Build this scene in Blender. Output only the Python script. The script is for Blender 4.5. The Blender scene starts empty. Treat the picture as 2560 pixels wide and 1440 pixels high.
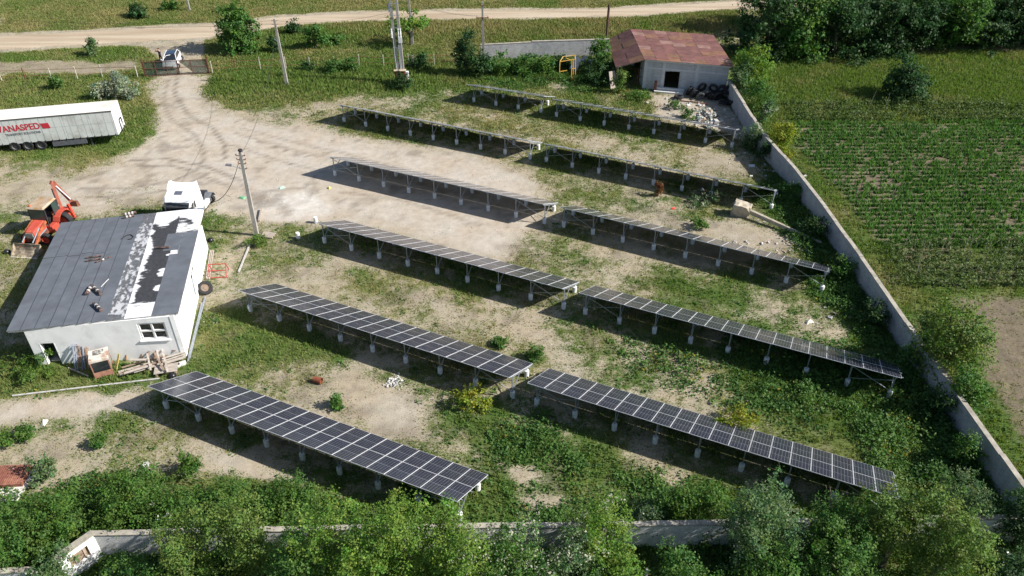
import bpy, bmesh, math, random
import numpy as np
from mathutils import Vector, Matrix

rng = np.random.default_rng(7)
random.seed(7)
scene = bpy.context.scene
R = math.radians

# ------------------------------------------------------------------ camera, sky, sun, exposure
CAM_H, CAM_P, CAM_F = 36.825, 0.63798, 2000.0      # height (m), pitch below the horizon, focal length in photo pixels (2560 wide)
cd = bpy.data.cameras.new('camera')
cam = bpy.data.objects.new('camera', cd)
scene.collection.objects.link(cam)
cam.location = (0, 0, CAM_H)
cam.rotation_euler = (math.pi / 2 - CAM_P, 0, 0)
cd.sensor_width = 36.0
cd.lens = CAM_F / 2560.0 * 36.0
cd.clip_start, cd.clip_end = 0.5, 3000.0
scene.camera = cam

SUN_AZ, SUN_EL = R(-9.0), R(36.5)                  # azimuth counted from +X
world = bpy.data.worlds.new('World')
scene.world = world
world.use_nodes = True
wn = world.node_tree
for n in list(wn.nodes):
    wn.nodes.remove(n)
sky = wn.nodes.new('ShaderNodeTexSky')
sky.sky_type = 'NISHITA'
sky.sun_disc = False
sky.sun_elevation = SUN_EL
sky.sun_rotation = math.pi / 2 - SUN_AZ
sky.altitude = 200
sky.air_density, sky.dust_density, sky.ozone_density = 1.0, 1.2, 1.0
bg = wn.nodes.new('ShaderNodeBackground')
bg.inputs['Strength'].default_value = 0.074
wo = wn.nodes.new('ShaderNodeOutputWorld')
wn.links.new(sky.outputs[0], bg.inputs[0])
wn.links.new(bg.outputs[0], wo.inputs[0])

sd = bpy.data.lights.new('sun', 'SUN')
sd.energy = 5.0
sd.angle = R(0.53)
sd.color = (1.0, 0.95, 0.875)
sun = bpy.data.objects.new('sun', sd)
scene.collection.objects.link(sun)
sv = Vector((math.cos(SUN_EL) * math.cos(SUN_AZ), math.cos(SUN_EL) * math.sin(SUN_AZ), math.sin(SUN_EL)))
sun.rotation_euler = sv.to_track_quat('Z', 'Y').to_euler()
sun.location = sv * 150

vs = scene.view_settings
vs.view_transform = 'Standard'
vs.look = 'None'
vs.exposure = 0.64
vs.gamma = 1.0
vs.use_curve_mapping = False

# ------------------------------------------------------------------ helpers
COL = scene.collection
_c, _s = math.cos(CAM_P), math.sin(CAM_P)


def at(u, v, z=0.0):
    """point of the place at height z that a pixel of the 2560 x 1440 photograph shows"""
    a, b = (u - 1280) / CAM_F, (v - 720) / CAM_F
    d = (a, _c - b * _s, -_s - b * _c)
    t = (z - CAM_H) / d[2]
    return Vector((d[0] * t, d[1] * t, z))


def at_np(px):
    px = np.asarray(px, float)
    a, b = (px[:, 0] - 1280) / CAM_F, (px[:, 1] - 720) / CAM_F
    t = -CAM_H / (-_s - b * _c)
    return np.stack([a * t, (_c - b * _s) * t], 1)


def onwall(u, v, A, B):
    """point on the upright plane through A and B; returns (distance along, height)"""
    A, B = Vector((A[0], A[1], 0)), Vector((B[0], B[1], 0))
    e = (B - A).normalized()
    n = Vector((-e.y, e.x, 0))
    a, b = (u - 1280) / CAM_F, (v - 720) / CAM_F
    d = Vector((a, _c - b * _s, -_s - b * _c))
    C0 = Vector((0, 0, CAM_H))
    t = (A - C0).dot(n) / d.dot(n)
    Q = C0 + d * t
    return (Q - A).dot(e), Q.z


def tag(o, label=None, cat=None, group=None, kind=None):
    if label: o['label'] = label
    if cat: o['category'] = cat
    if group: o['group'] = group
    if kind: o['kind'] = kind
    return o


def empty(name, loc=(0, 0, 0), rz=0.0, label=None, cat=None, group=None):
    o = bpy.data.objects.new(name, None)
    o.empty_display_size = 0.3
    COL.objects.link(o)
    o.location = loc
    o.rotation_euler = (0, 0, rz)
    return tag(o, label, cat, group)


def link_mesh(name, me, parent=None, loc=None, rot=None):
    o = bpy.data.objects.new(name, me)
    COL.objects.link(o)
    if parent: o.parent = parent
    if loc is not None: o.location = loc
    if rot is not None: o.rotation_euler = rot
    return o


def copy_tree(o, parent=None):
    c = o.copy()
    COL.objects.link(c)
    c.parent = parent
    for ch in list(o.children):
        copy_tree(ch, c)
    return c


class MB:
    """collects simple solids into one mesh"""
    def __init__(self):
        self.v, self.f, self.m = [], [], []

    def add(self, vs_, fs_, mi=0):
        b = len(self.v)
        self.v += [tuple(p) for p in vs_]
        self.f += [tuple(b + i for i in q) for q in fs_]
        self.m += [mi] * len(fs_)
        return self

    def box(self, x0, x1, y0, y1, z0, z1, mi=0):
        return self.hexa([(x0, y0, z0), (x1, y0, z0), (x1, y1, z0), (x0, y1, z0)],
                         [(x0, y0, z1), (x1, y0, z1), (x1, y1, z1), (x0, y1, z1)], mi)

    def hexa(self, lo, hi, mi=0):
        return self.add(list(lo) + list(hi), [(3, 2, 1, 0), (4, 5, 6, 7), (0, 1, 5, 4), (1, 2, 6, 5), (2, 3, 7, 6), (3, 0, 4, 7)], mi)

    def bar(self, p, q, w, h=None, mi=0, up=(0, 0, 1)):
        h = h or w
        p, q = Vector(p), Vector(q)
        d = (q - p).normalized()
        u = Vector(up)
        if abs(d.dot(u)) > 0.98: u = Vector((1, 0, 0))
        a = d.cross(u).normalized() * w / 2
        b = a.cross(d).normalized() * h / 2
        return self.hexa([p - a - b, p + a - b, p + a + b, p - a + b], [q - a - b, q + a - b, q + a + b, q - a + b], mi)

    def tube(self, p, q, r0, r1=None, n=8, mi=0, caps=True):
        r1 = r0 if r1 is None else r1
        p, q = Vector(p), Vector(q)
        d = (q - p).normalized()
        u = Vector((0, 0, 1)) if abs(d.z) < 0.95 else Vector((1, 0, 0))
        a = d.cross(u).normalized()
        b = a.cross(d)
        vs_ = []
        for c0, r in ((p, r0), (q, r1)):
            for i in range(n):
                t = 2 * math.pi * i / n
                vs_.append(c0 + (a * math.cos(t) + b * math.sin(t)) * r)
        fs_ = [(i, (i + 1) % n, n + (i + 1) % n, n + i) for i in range(n)]
        if caps:
            fs_ += [tuple(range(n - 1, -1, -1)), tuple(range(n, 2 * n))]
        return self.add(vs_, [q_[::-1] for q_ in fs_], mi)

    def lathe(self, prof, n=16, axis='z', mi=0, c=(0, 0, 0)):
        vs_ = []
        for r, z in prof:
            for i in range(n):
                t = 2 * math.pi * i / n
                x, y = r * math.cos(t), r * math.sin(t)
                p = {'z': (x, y, z), 'y': (x, z, y), 'x': (z, x, y)}[axis]
                vs_.append((p[0] + c[0], p[1] + c[1], p[2] + c[2]))
        fs_ = []
        for k in range(len(prof) - 1):
            for i in range(n):
                fs_.append((k * n + i, k * n + (i + 1) % n, (k + 1) * n + (i + 1) % n, (k + 1) * n + i))
        return self.add(vs_, fs_, mi)

    def prism(self, poly, y0, y1, mi=0, plane='xz'):
        n = len(poly)
        mk = {'xz': lambda a, b, c_: (a, c_, b), 'yz': lambda a, b, c_: (c_, a, b), 'xy': lambda a, b, c_: (a, b, c_)}[plane]
        vs_ = [mk(a, b, y0) for a, b in poly] + [mk(a, b, y1) for a, b in poly]
        fs_ = [tuple(range(n)), tuple(range(2 * n - 1, n - 1, -1))] + [(i, n + i, n + (i + 1) % n, (i + 1) % n) for i in range(n)]
        return self.add(vs_, fs_, mi)

    def mesh(self, name, mats, smooth=False, recalc=True):
        me = bpy.data.meshes.new(name)
        me.from_pydata(self.v, [], self.f)
        for m in (mats if isinstance(mats, (list, tuple)) else [mats]):
            me.materials.append(m)
        me.polygons.foreach_set('material_index', self.m)
        if recalc:
            bm = bmesh.new()
            bm.from_mesh(me)
            bmesh.ops.recalc_face_normals(bm, faces=bm.faces)
            bm.to_mesh(me)
            bm.free()
        if smooth:
            me.polygons.foreach_set('use_smooth', [True] * len(me.polygons))
        me.update()
        return me

    def build(self, name, mats, parent=None, smooth=False, loc=None, rot=None, bevel=0):
        o = link_mesh(name, self.mesh(name, mats, smooth), parent, loc, rot)
        if bevel:
            b = o.modifiers.new('bevel', 'BEVEL')
            b.width = bevel
            b.segments = 2
            b.limit_method = 'ANGLE'
        return o


# ------------------------------------------------------------------ materials
MATS = {}


def nodes_of(m):
    m.use_nodes = True
    nt = m.node_tree
    return nt, nt.nodes, nt.links, nt.nodes['Principled BSDF']


def M(name, col, rough=0.8, var=0.25, scale=4.0, metal=0.0, bump=0.0, bscale=None, col2=None, spot=0.55, spec=0.4, coat=0.0, stretch=(1, 1, 1)):
    """plain procedural material: base colour broken up by two noises, optional second colour in blotches (dirt, rust, wear)"""
    if name in MATS: return MATS[name]
    m = bpy.data.materials.new(name)
    nt, N, L, bs = nodes_of(m)
    tc = N.new('ShaderNodeTexCoord')
    mp = N.new('ShaderNodeMapping'); mp.inputs['Scale'].default_value = stretch
    L.new(tc.outputs['Object'], mp.inputs[0])
    n1 = N.new('ShaderNodeTexNoise'); n1.inputs['Scale'].default_value = scale; n1.inputs['Detail'].default_value = 6
    L.new(mp.outputs[0], n1.inputs[0])
    mr = N.new('ShaderNodeMapRange'); mr.inputs[1].default_value = 0.3; mr.inputs[2].default_value = 0.7
    mr.inputs[3].default_value = 1 - var; mr.inputs[4].default_value = 1 + var
    L.new(n1.outputs[0], mr.inputs[0])
    base = N.new('ShaderNodeRGB'); base.outputs[0].default_value = (*col, 1)
    last = base.outputs[0]
    if col2 is not None:
        n2 = N.new('ShaderNodeTexNoise'); n2.inputs['Scale'].default_value = scale * 0.6; n2.inputs['Detail'].default_value = 8; n2.inputs['Roughness'].default_value = 0.65
        L.new(mp.outputs[0], n2.inputs[0])
        r2 = N.new('ShaderNodeMapRange'); r2.inputs[1].default_value = spot - 0.06; r2.inputs[2].default_value = spot + 0.1
        L.new(n2.outputs[0], r2.inputs[0])
        mx = N.new('ShaderNodeMixRGB'); mx.inputs[2].default_value = (*col2, 1)
        L.new(r2.outputs[0], mx.inputs[0]); L.new(last, mx.inputs[1]); last = mx.outputs[0]
    mul = N.new('ShaderNodeMixRGB'); mul.blend_type = 'MULTIPLY'; mul.inputs[0].default_value = 1
    L.new(last, mul.inputs[1]); L.new(mr.outputs[0], mul.inputs[2])
    L.new(mul.outputs[0], bs.inputs['Base Color'])
    bs.inputs['Roughness'].default_value = rough
    bs.inputs['Metallic'].default_value = metal
    bs.inputs['Specular IOR Level'].default_value = spec
    bs.inputs['Coat Weight'].default_value = coat
    if bump:
        nb = N.new('ShaderNodeTexNoise'); nb.inputs['Scale'].default_value = bscale or scale * 6; nb.inputs['Detail'].default_value = 5
        L.new(mp.outputs[0], nb.inputs[0])
        bp = N.new('ShaderNodeBump'); bp.inputs['Strength'].default_value = bump; bp.inputs['Distance'].default_value = 0.03
        L.new(nb.outputs[0], bp.inputs['Height']); L.new(bp.outputs[0], bs.inputs['Normal'])
    MATS[name] = m
    return m


def leaf_mat(name, transl=0.35, rough=0.6):
    """colour comes from the leaf's own colour attribute; thin leaves let light through"""
    m = bpy.data.materials.new(name)
    nt, N, L, bs = nodes_of(m)
    a = N.new('ShaderNodeAttribute'); a.attribute_name = 'tint'
    L.new(a.outputs['Color'], bs.inputs['Base Color'])
    bs.inputs['Roughness'].default_value = rough
    bs.inputs['Specular IOR Level'].default_value = 0.25
    tr = N.new('ShaderNodeBsdfTranslucent')
    hs = N.new('ShaderNodeHueSaturation'); hs.inputs['Hue'].default_value = 0.495; hs.inputs['Saturation'].default_value = 1.15; hs.inputs['Value'].default_value = 1.3
    L.new(a.outputs['Color'], hs.inputs['Color']); L.new(hs.outputs[0], tr.inputs['Color'])
    mx = N.new('ShaderNodeMixShader'); mx.inputs[0].default_value = transl
    L.new(bs.outputs[0], mx.inputs[1]); L.new(tr.outputs[0], mx.inputs[2])
    L.new(mx.outputs[0], N['Material Output'].inputs[0])
    return m


LEAF = leaf_mat('leaf')
BLADE = leaf_mat('grass_blade', 0.3, 0.7)
CONC = M('concrete', (0.46, 0.45, 0.43), 0.9, 0.18, 6, bump=0.3, col2=(0.3, 0.29, 0.27), spot=0.62)
CONC_L = M('concrete_pale', (0.66, 0.66, 0.64), 0.9, 0.15, 6, bump=0.2)
GALV = M('galvanised', (0.38, 0.42, 0.46), 0.45, 0.15, 5, metal=0.5)
ALU = M('aluminium', (0.70, 0.71, 0.73), 0.45, 0.04, 3, metal=0.12)
RUST = M('rust', (0.20, 0.075, 0.045), 0.9, 0.35, 7, col2=(0.11, 0.05, 0.035))
BLACK = M('black_rubber', (0.022, 0.022, 0.024), 0.75, 0.3, 8)
BLACKP = M('black_plastic', (0.03, 0.03, 0.033), 0.55, 0.2, 6)
WHITEP = M('white_paint', (0.78, 0.78, 0.77), 0.4, 0.05, 2, col2=(0.6, 0.58, 0.53), spot=0.68)
WOOD = M('old_wood', (0.36, 0.30, 0.25), 0.9, 0.3, 5, col2=(0.5, 0.47, 0.42), stretch=(1, 6, 6))
GLASSD = M('dark_glass', (0.02, 0.025, 0.03), 0.06, 0.1, 2, spec=0.7)
# ------------------------------------------------------------------ ground: world-space maps of what grows where
GX0, GX1, GY0, GY1, GS = -88.0, 88.0, 10.0, 134.0, 0.40
nx, ny = int((GX1 - GX0) / GS) + 1, int((GY1 - GY0) / GS) + 1
gx, gy = np.meshgrid(GX0 + GS * np.arange(nx), GY0 + GS * np.arange(ny))


def vnoise(x, y, sc, seed=0):
    x, y = x / sc + seed * 17.3, y / sc - seed * 9.1
    i, j = np.floor(x).astype(np.int64), np.floor(y).astype(np.int64)
    fx, fy = x - i, y - j
    fx, fy = fx * fx * (3 - 2 * fx), fy * fy * (3 - 2 * fy)

    def h(a, b):
        n = (a * 374761393 + b * 668265263 + seed * 1442695041) & 0xFFFFFFFF
        n = ((n ^ (n >> 13)) * 1274126177) & 0xFFFFFFFF
        return ((n ^ (n >> 16)) & 0xFFFF) / 65535.0
    return (h(i, j) * (1 - fx) + h(i + 1, j) * fx) * (1 - fy) + (h(i, j + 1) * (1 - fx) + h(i + 1, j + 1) * fx) * fy


def fbm(x, y, sc, seed=0, o=4):
    t, a, s_ = 0, 0.5, 0
    for k in range(o):
        t = t + a * vnoise(x, y, sc / 2 ** k, seed + k)
        s_ += a
        a *= 0.55
    return t / s_


wob = (fbm(gx, gy, 6, 3) - 0.5, fbm(gx, gy, 6, 9) - 0.5)


def region(px, soft=1.0, wobble=3.0, worldpts=False):
    """soft-edged mask of a polygon, drawn as pixels of the photograph on the ground or as ground points"""
    P = np.asarray(px, float) if worldpts else at_np(px)
    X, Y = gx + wob[0] * wobble, gy + wob[1] * wobble
    inside = np.zeros(X.shape, bool)
    dist = np.full(X.shape, 1e9)
    n = len(P)
    for i in range(n):
        (x0, y0), (x1, y1) = P[i], P[(i + 1) % n]
        if y1 != y0:
            cr = ((y0 > Y) != (y1 > Y)) & (X < (x1 - x0) * (Y - y0) / (y1 - y0) + x0)
            inside ^= cr
        dx, dy = x1 - x0, y1 - y0
        t = np.clip(((X - x0) * dx + (Y - y0) * dy) / (dx * dx + dy * dy + 1e-9), 0, 1)
        dist = np.minimum(dist, np.hypot(X - x0 - t * dx, Y - y0 - t * dy))
    sd_ = np.where(inside, dist, -dist)
    return np.clip(0.5 + sd_ / (2 * soft), 0, 1)


def stroke(px, w, wobble=0.6, soft=0.25):
    P = at_np(px)
    X, Y = gx + wob[0] * wobble, gy + wob[1] * wobble
    dist = np.full(X.shape, 1e9)
    for i in range(len(P) - 1):
        (x0, y0), (x1, y1) = P[i], P[i + 1]
        dx, dy = x1 - x0, y1 - y0
        t = np.clip(((X - x0) * dx + (Y - y0) * dy) / (dx * dx + dy * dy + 1e-9), 0, 1)
        dist = np.minimum(dist, np.hypot(X - x0 - t * dx, Y - y0 - t * dy))
    return np.clip((w - dist) / soft, 0, 1)


veg = np.full(gx.shape, 0.52)      # how much of the ground grass covers
dry = np.full(gx.shape, 0.45)      # straw against green
lush = np.zeros(gx.shape)          # broad-leaved weeds
soil = np.zeros(gx.shape)          # brown field soil against sandy yard soil
pale = np.full(gx.shape, 0.35)     # pale compacted gravel
stain = np.zeros(gx.shape)         # damp or oily marks, wheel tracks
tall = np.full(gx.shape, 0.35)     # height of the grass


def put(ch, val, msk):
    ch += (val - ch) * msk


# yard, as it lies between the walls
put(veg, 1.0, region([(0, 0), (1850, 0), (1850, 60), (1500, 110), (1500, 190), (1180, 215), (800, 250), (640, 280), (520, 250), (505, 190), (350, 190), (380, 260), (395, 330), (330, 390), (0, 385)], 1.5))
put(tall, 0.75, region([(500, 190), (1200, 160), (1400, 190), (1180, 215), (900, 235), (640, 250), (530, 235)], 2))
put(tall, 0.9, region([(700, 60), (1850, 40), (1850, 110), (1470, 98), (1000, 95), (700, 105)], 2))
put(dry, 0.72, region([(-300, -200), (1900, -60), (1900, 30), (1000, 30), (560, 50), (0, 90)], 3))
put(dry, 0.42, region([(0, 130), (380, 120), (380, 150), (0, 175)], 2))
put(dry, 0.66, region([(900, 40), (1850, 20), (1850, 80), (1470, 96), (1000, 85)], 3))
put(dry, 0.12, region([(505, 170), (1400, 150), (1400, 200), (1180, 240), (900, 250), (640, 245), (520, 225)], 2))
put(lush, 0.7, region([(1180, 150), (1420, 150), (1520, 190), (1540, 235), (1400, 215), (1180, 215)], 1.5))
# ditch of bare earth by the left fence
put(veg, 0.16, region([(-100, 160), (330, 150), (330, 178), (-100, 195)], 0.8)); put(soil, 0.4, region([(-100, 160), (330, 150), (330, 178), (-100, 195)], 0.8))
# open dirt yard and drive
YARD = [(388, 185), (500, 180), (500, 230), (540, 275), (600, 305), (700, 318), (770, 300), (850, 330), (900, 345), (1120, 395), (1300, 432), (1330, 470), (1390, 515), (1330, 600),
        (1250, 640), (1090, 590), (900, 548), (790, 545), (700, 545), (640, 540), (575, 560), (520, 560), (500, 500), (380, 500), (230, 530), (130, 520), (90, 480), (200, 440), (300, 400), (370, 345), (392, 290)]
m = region(YARD, 1.3); put(veg, 0.02, m); put(pale, 0.9, m)
m = region([(640, 320), (1180, 400), (1300, 470), (1250, 640), (900, 548), (760, 540), (560, 470), (430, 380), (450, 320)], 2.0, 2); put(veg, -0.3, m); put(pale, 1.0, m)
m = region([(-60, 400), (330, 392), (380, 470), (180, 520), (0, 500)], 2.0); put(veg, 0.5, m); put(dry, 0.6, m)
m = region([(0, 465), (200, 425), (340, 408), (390, 470), (170, 505)], 1.5, 4); put(veg, 0.12, m)
m = region([(0, 130), (0, 86), (270, 71), (560, 56), (700, 38), (1000, 24), (1250, 22), (1500, 20), (1840, 0), (2100, -16), (2100, 4), (1840, 22), (1560, 42), (1250, 48), (990, 50), (700, 68), (560, 88), (515, 100), (505, 140), (515, 178), (400, 184), (395, 150), (360, 118), (300, 112), (150, 118)], 0.7, 1.2)
put(veg, -0.6, m); put(pale, 0.55, m); put(lush, 0, m)
# between white building and the tables
m = region([(520, 560), (790, 560), (820, 620), (720, 700), (600, 720), (520, 780), (520, 640)], 2); put(veg, 0.62, m); put(dry, 0.62, m)
m = region([(640, 480), (780, 470), (800, 540), (650, 545)], 1.2); put(veg, 0.05, m); put(pale, 1.4, m)
m = region([(610, 690), (800, 640), (1290, 760), (1440, 790), (1420, 880), (1000, 800), (700, 720)], 2); put(veg, 0.5, m); put(dry, 0.75, m)
m = region([(1050, 740), (1300, 770), (1420, 820), (1400, 900), (1240, 860), (1060, 800)], 1.4); put(veg, 0.22, m); put(dry, 0.6, m)
m = region([(500, 790), (620, 780), (830, 880), (760, 915), (560, 945), (480, 900)], 1.5); put(veg, 0.95, m); put(dry, 0.35, m)
m = region([(520, 940), (820, 900), (1010, 930), (1060, 1000), (1000, 1090), (800, 1040), (640, 960)], 1.5); put(veg, 0.27, m); put(dry, 0.7, m)
m = region([(880, 1000), (1010, 960), (1110, 1010), (1100, 1110), (1000, 1100)], 1.2); put(veg, 0.2, m); put(pale, 0.7, m)
m = region([(1000, 930), (1190, 960), (1330, 1000), (1330, 1060), (1240, 1100), (1100, 1100), (1080, 1010)], 1.5); put(veg, 0.68, m); put(dry, 0.25, m)
m = region([(-60, 1000), (330, 965), (400, 1010), (420, 1040), (200, 1045), (-60, 1060)], 0.9); put(veg, 0.08, m); put(pale, 0.85, m)
m = region([(-60, 1060), (400, 1040), (560, 1100), (600, 1180), (400, 1190), (200, 1170), (-60, 1200)], 1.2); put(veg, 0.5, m); put(dry, 0.45, m)
m = region([(500, 1100), (640, 1140), (760, 1200), (600, 1215), (520, 1170)], 1.0); put(veg, 0.08, m); put(pale, 0.8, m)
m = region([(-60, 860), (110, 900), (270, 925), (420, 935), (300, 965), (0, 985), (-60, 985)], 0.9); put(veg, 1.0, m); put(dry, 0.38, m)
# right half
m = region([(1280, 440), (1420, 520), (1780, 600), (1950, 690), (1700, 690), (1500, 640), (1330, 570)], 2); put(veg, 0.42, m); put(dry, 0.7, m)
m = region([(1480, 640), (1750, 680), (1900, 720), (1980, 840), (1800, 780), (1600, 720)], 2); put(veg, 0.74, m); put(dry, 0.3, m)
m = region([(1260, 300), (1800, 350), (1960, 470), (1700, 430), (1400, 365)], 2); put(veg, 0.42, m); put(dry, 0.7, m)
m = region([(1300, 200), (1600, 235), (1720, 290), (1500, 260), (1380, 240)], 1.5); put(veg, 0.62, m); put(dry, 0.55, m)
m = region([(1640, 235), (1830, 250), (1900, 330), (1860, 345), (1690, 300), (1640, 280)], 0.8); put(veg, 0.08, m); put(pale, 0.75, m); put(lush, 0, m)
m = region([(1640, 520), (1760, 545), (2000, 600), (2010, 640), (1900, 615), (1700, 570)], 0.8); put(veg, 0.06, m); put(pale, 0.6, m); put(soil, 0.15, m)
m = region([(1500, 500), (1760, 530), (1840, 560), (1660, 540)], 1.0); put(veg, 0.7, m)
m = region([(1700, 380), (1950, 440), (1960, 480), (1760, 440)], 1.5); put(veg, 0.3, m); put(soil, 0.35, m)
m = region([(1440, 780), (1640, 850), (2000, 900), (2240, 1000), (2240, 1110), (1900, 1040), (1600, 930), (1450, 880)], 2); put(veg, 0.72, m); put(dry, 0.4, m); put(lush, 0.30, m)
m = region([(1640, 940), (1760, 960), (1930, 1060), (1900, 1090), (1700, 1000)], 1.2); put(veg, 0.3, m)
m = region([(1560, 850), (1720, 880), (1860, 960), (1800, 990), (1600, 920)], 1.2); put(veg, 0.55, m); put(dry, 0.9, m)
m = region([(1800, 880), (2060, 900), (2300, 980), (2520, 1220), (2560, 1320), (2200, 1210), (2080, 1080), (1900, 990)], 1.2); put(veg, 1.0, m); put(dry, 0.15, m); put(lush, 0.85, m)
m = region([(1780, 780), (2000, 830), (2130, 880), (2300, 1000), (2100, 940), (1900, 900), (1800, 840)], 1.2); put(veg, 0.8, m); put(lush, 0.65, m)
m = region([(1240, 1040), (1420, 1090), (1800, 1200), (1900, 1290), (1300, 1310), (1200, 1240), (1220, 1130)], 1.4); put(veg, 0.9, m); put(dry, 0.2, m); put(lush, 0.7, m)
m = region([(1000, 960), (1340, 940), (1360, 1060), (1100, 1010)], 1.2); put(lush, 0.5, m)
for p in ([(1230, 1160), (1330, 1165), (1380, 1200), (1290, 1215)], [(1290, 1235), (1390, 1240), (1420, 1265), (1330, 1265)], [(1640, 1160), (1720, 1165), (1720, 1195), (1650, 1190)]):
    m = region(p, 0.5); put(veg, 0.15, m); put(lush, 0.05, m)
m = region([(1950, 390), (2000, 480), (2120, 640), (2270, 880), (2390, 1050), (2560, 1290), (2440, 1290), (2240, 1000), (2100, 800), (2020, 660), (1950, 560), (1880, 470)], 1.0); put(veg, 1.0, m); put(lush, 1.0, m); put(dry, 0.05, m)
m = region([(1250, 540), (1330, 560), (1480, 610), (1660, 690), (1560, 740), (1430, 720), (1300, 660)], 2.5, 4); put(veg, 0.40, m); put(dry, 0.65, m)
m = region([(1280, 690), (1460, 740), (1600, 800), (1480, 830), (1330, 790)], 2, 4); put(veg, .38, m); put(dry, .6, m)
# overgrown strip by the front wall
m = region([(-300, 1230), (700, 1210), (860, 1225), (1050, 1270), (1300, 1300), (2600, 1260), (2700, 1700), (-300, 1700)], 1.0); put(veg, 1.0, m); put(lush, 0.8, m); put(dry, 0.25, m); put(soil, 0.6, m)
# land outside the right wall
wallx = [(29.0, 101), (24.4, 99), (24.4, 87), (24.9, 73), (25.9, 65.4), (26.5, 58.6), (26.95, 51), (27.3, 43), (27.8, 33), (28.1, 28.5), (28.2, 5)]
FIELD = wallx + [(90, 5), (90, 101)]
out = region(FIELD, 0.25, 0.0, True)
put(veg, 1.0, out); put(dry, 0.4, out); put(lush, 0.0, out); put(soil, 1.0, out); put(tall, 0.5, out)
m = region([(28, 96), (28, 84.5), (46, 83), (90, 86), (90, 100), (28, 98)], 1.0, 1.0, True); put(dry, 0.22, m); put(tall, 0.6, m)
CROP = [(29.5, 79.5), (29.2, 70), (30.2, 62), (30.6, 56), (31, 55), (90, 58), (90, 80)]
m = region(CROP, 0.8, 1.2, True); put(veg, 0.16, m); put(dry, 0.05, m)
BEAN = [(31, 55.5), (31.6, 49.5), (90, 50.5), (90, 58)]
m = region(BEAN, 0.6, 1.0, True); put(veg, 0.62, m); put(dry, 0.15, m)
BROWN = [(33.6, 48.6), (32.2, 41), (31.0, 35), (30.6, 28), (90, 25), (90, 49.5)]
m = region(BROWN, 0.9, 1.2, True); put(veg, 0.20, m); put(dry, .2, m)

# wheel tracks and marks
for px, w, a_ in (([(440, 190), (438, 240), (470, 285), (530, 320), (560, 360), (558, 400)], 0.28, 0.55), ([(420, 200), (408, 260), (430, 300), (490, 340), (508, 380), (500, 420)], 0.28, 0.45),
                  ([(380, 360), (362, 410), (375, 450)], 0.25, 0.4), ([(470, 130), (452, 160), (445, 185)], 0.3, 0.35), ([(0, 112), (200, 100), (420, 98), (470, 130)], 0.35, 0.35), ([(330, 400), (420, 395), (520, 420), (600, 450), (640, 520)], .3, .5), ([(345, 415), (430, 412), (510, 440), (585, 470)], .3, .45), ([(560, 360), (700, 400), (800, 430), (760, 470), (640, 480)], .28, .35), ([(500, 420), (430, 455), (330, 470), (200, 470)], .3, .45), ([(520, 435), (450, 470), (340, 490), (220, 492)], .3, .45), ([(600, 320), (760, 360), (1000, 420), (1200, 470)], .28, .3), ([(590, 335), (740, 375), (980, 440), (1180, 490)], .28, .3), ([(840, 560), (1000, 600), (1200, 650)], .3, .3),
                  ([(0, 100), (250, 88), (560, 75), (700, 52), (1000, 38), (1500, 32)], 0.3, 0.3), ([(860, 480), (1000, 500), (1100, 530), (1200, 560)], 0.35, 0.3)):
    stain = np.maximum(stain, min(.95, 1.6 * a_) * stroke(px, w) * np.clip(.35 + 1.3 * fbm(gx, gy, 1.1, 133, 3), 0, 1))
for (u, v), r_, a_ in (((640, 490), 1.0, 0.6), ((660, 505), 1.4, 0.5), ((590, 520), 0.8, 0.3), ((690, 365), 0.25, 0.7), ((655, 355), 0.5, 0.5), ((712, 375), 0.25, 0.7), ((728, 407), 0.3, 0.7), ((765, 388), 0.25, 0.6), ((670, 402), 0.3, 0.7),
                       ((340, 505), 1.0, 0.45), ((388, 438), 0.35, 0.6), ((240, 450), 0.5, 0.5), ((415, 330), 0.4, 0.6), ((405, 342), 0.35, 0.5), ((480, 440), 0.8, 0.25), ((905, 505), 0.9, 0.25), ((1000, 700), 0.7, 0.25), ((1015, 740), 1.6, 0.35), ((1180, 860), 1.6, 0.3)):
    p = at(u, v)
    d_ = np.hypot(gx - p.x + wob[0] * 1.2, (gy - p.y + wob[1] * 1.2) * 1.2)
    stain = np.maximum(stain, a_ * np.clip((r_ - d_) / (0.5 * r_) + 0.5, 0, 1) * (0.5 + fbm(gx, gy, 0.9, 5)))
put(pale, 1.9, region([(660, 500), (780, 480), (800, 535), (690, 545)], 1.2, 5))

# break up: turf is patchy
stain = np.maximum(stain, .5 * np.clip((fbm(gx, gy, 1.5, 141, 4) - .62) * 8, 0, 1))
n_big, n_mid, n_sm = fbm(gx, gy, 7.0, 11), fbm(gx, gy, 2.2, 21), fbm(gx, gy, 0.9, 31, 2)
pat = 0.45 * n_big + 0.35 * n_mid + 0.2 * n_sm
cover = np.clip((veg - (0.5 + 1.5 * (pat - 0.5))) / 0.7 + 0.5, 0, 1)
cover = np.where(veg >= 0.98, np.maximum(cover, 0.85), cover)
drym = np.clip(dry - .14 + 1.5 * (fbm(gx, gy, 5.0, 41) - 0.5) + 0.5 * (n_sm - 0.5), 0, 1)
lushm = np.clip(lush * 1.15 + 2.2 * (fbm(gx, gy, 3.0, 51) - 0.62), 0, 1) * np.clip(lush * 5, 0, 1)


def sample(ch, x, y):
    i = np.clip(((x - GX0) / GS), 0, nx - 1.001); j = np.clip(((y - GY0) / GS), 0, ny - 1.001)
    i0, j0 = i.astype(int), j.astype(int)
    fi, fj = i - i0, j - j0
    return (ch[j0, i0] * (1 - fi) + ch[j0, i0 + 1] * fi) * (1 - fj) + (ch[j0 + 1, i0] * (1 - fi) + ch[j0 + 1, i0 + 1] * fi) * fj


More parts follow.
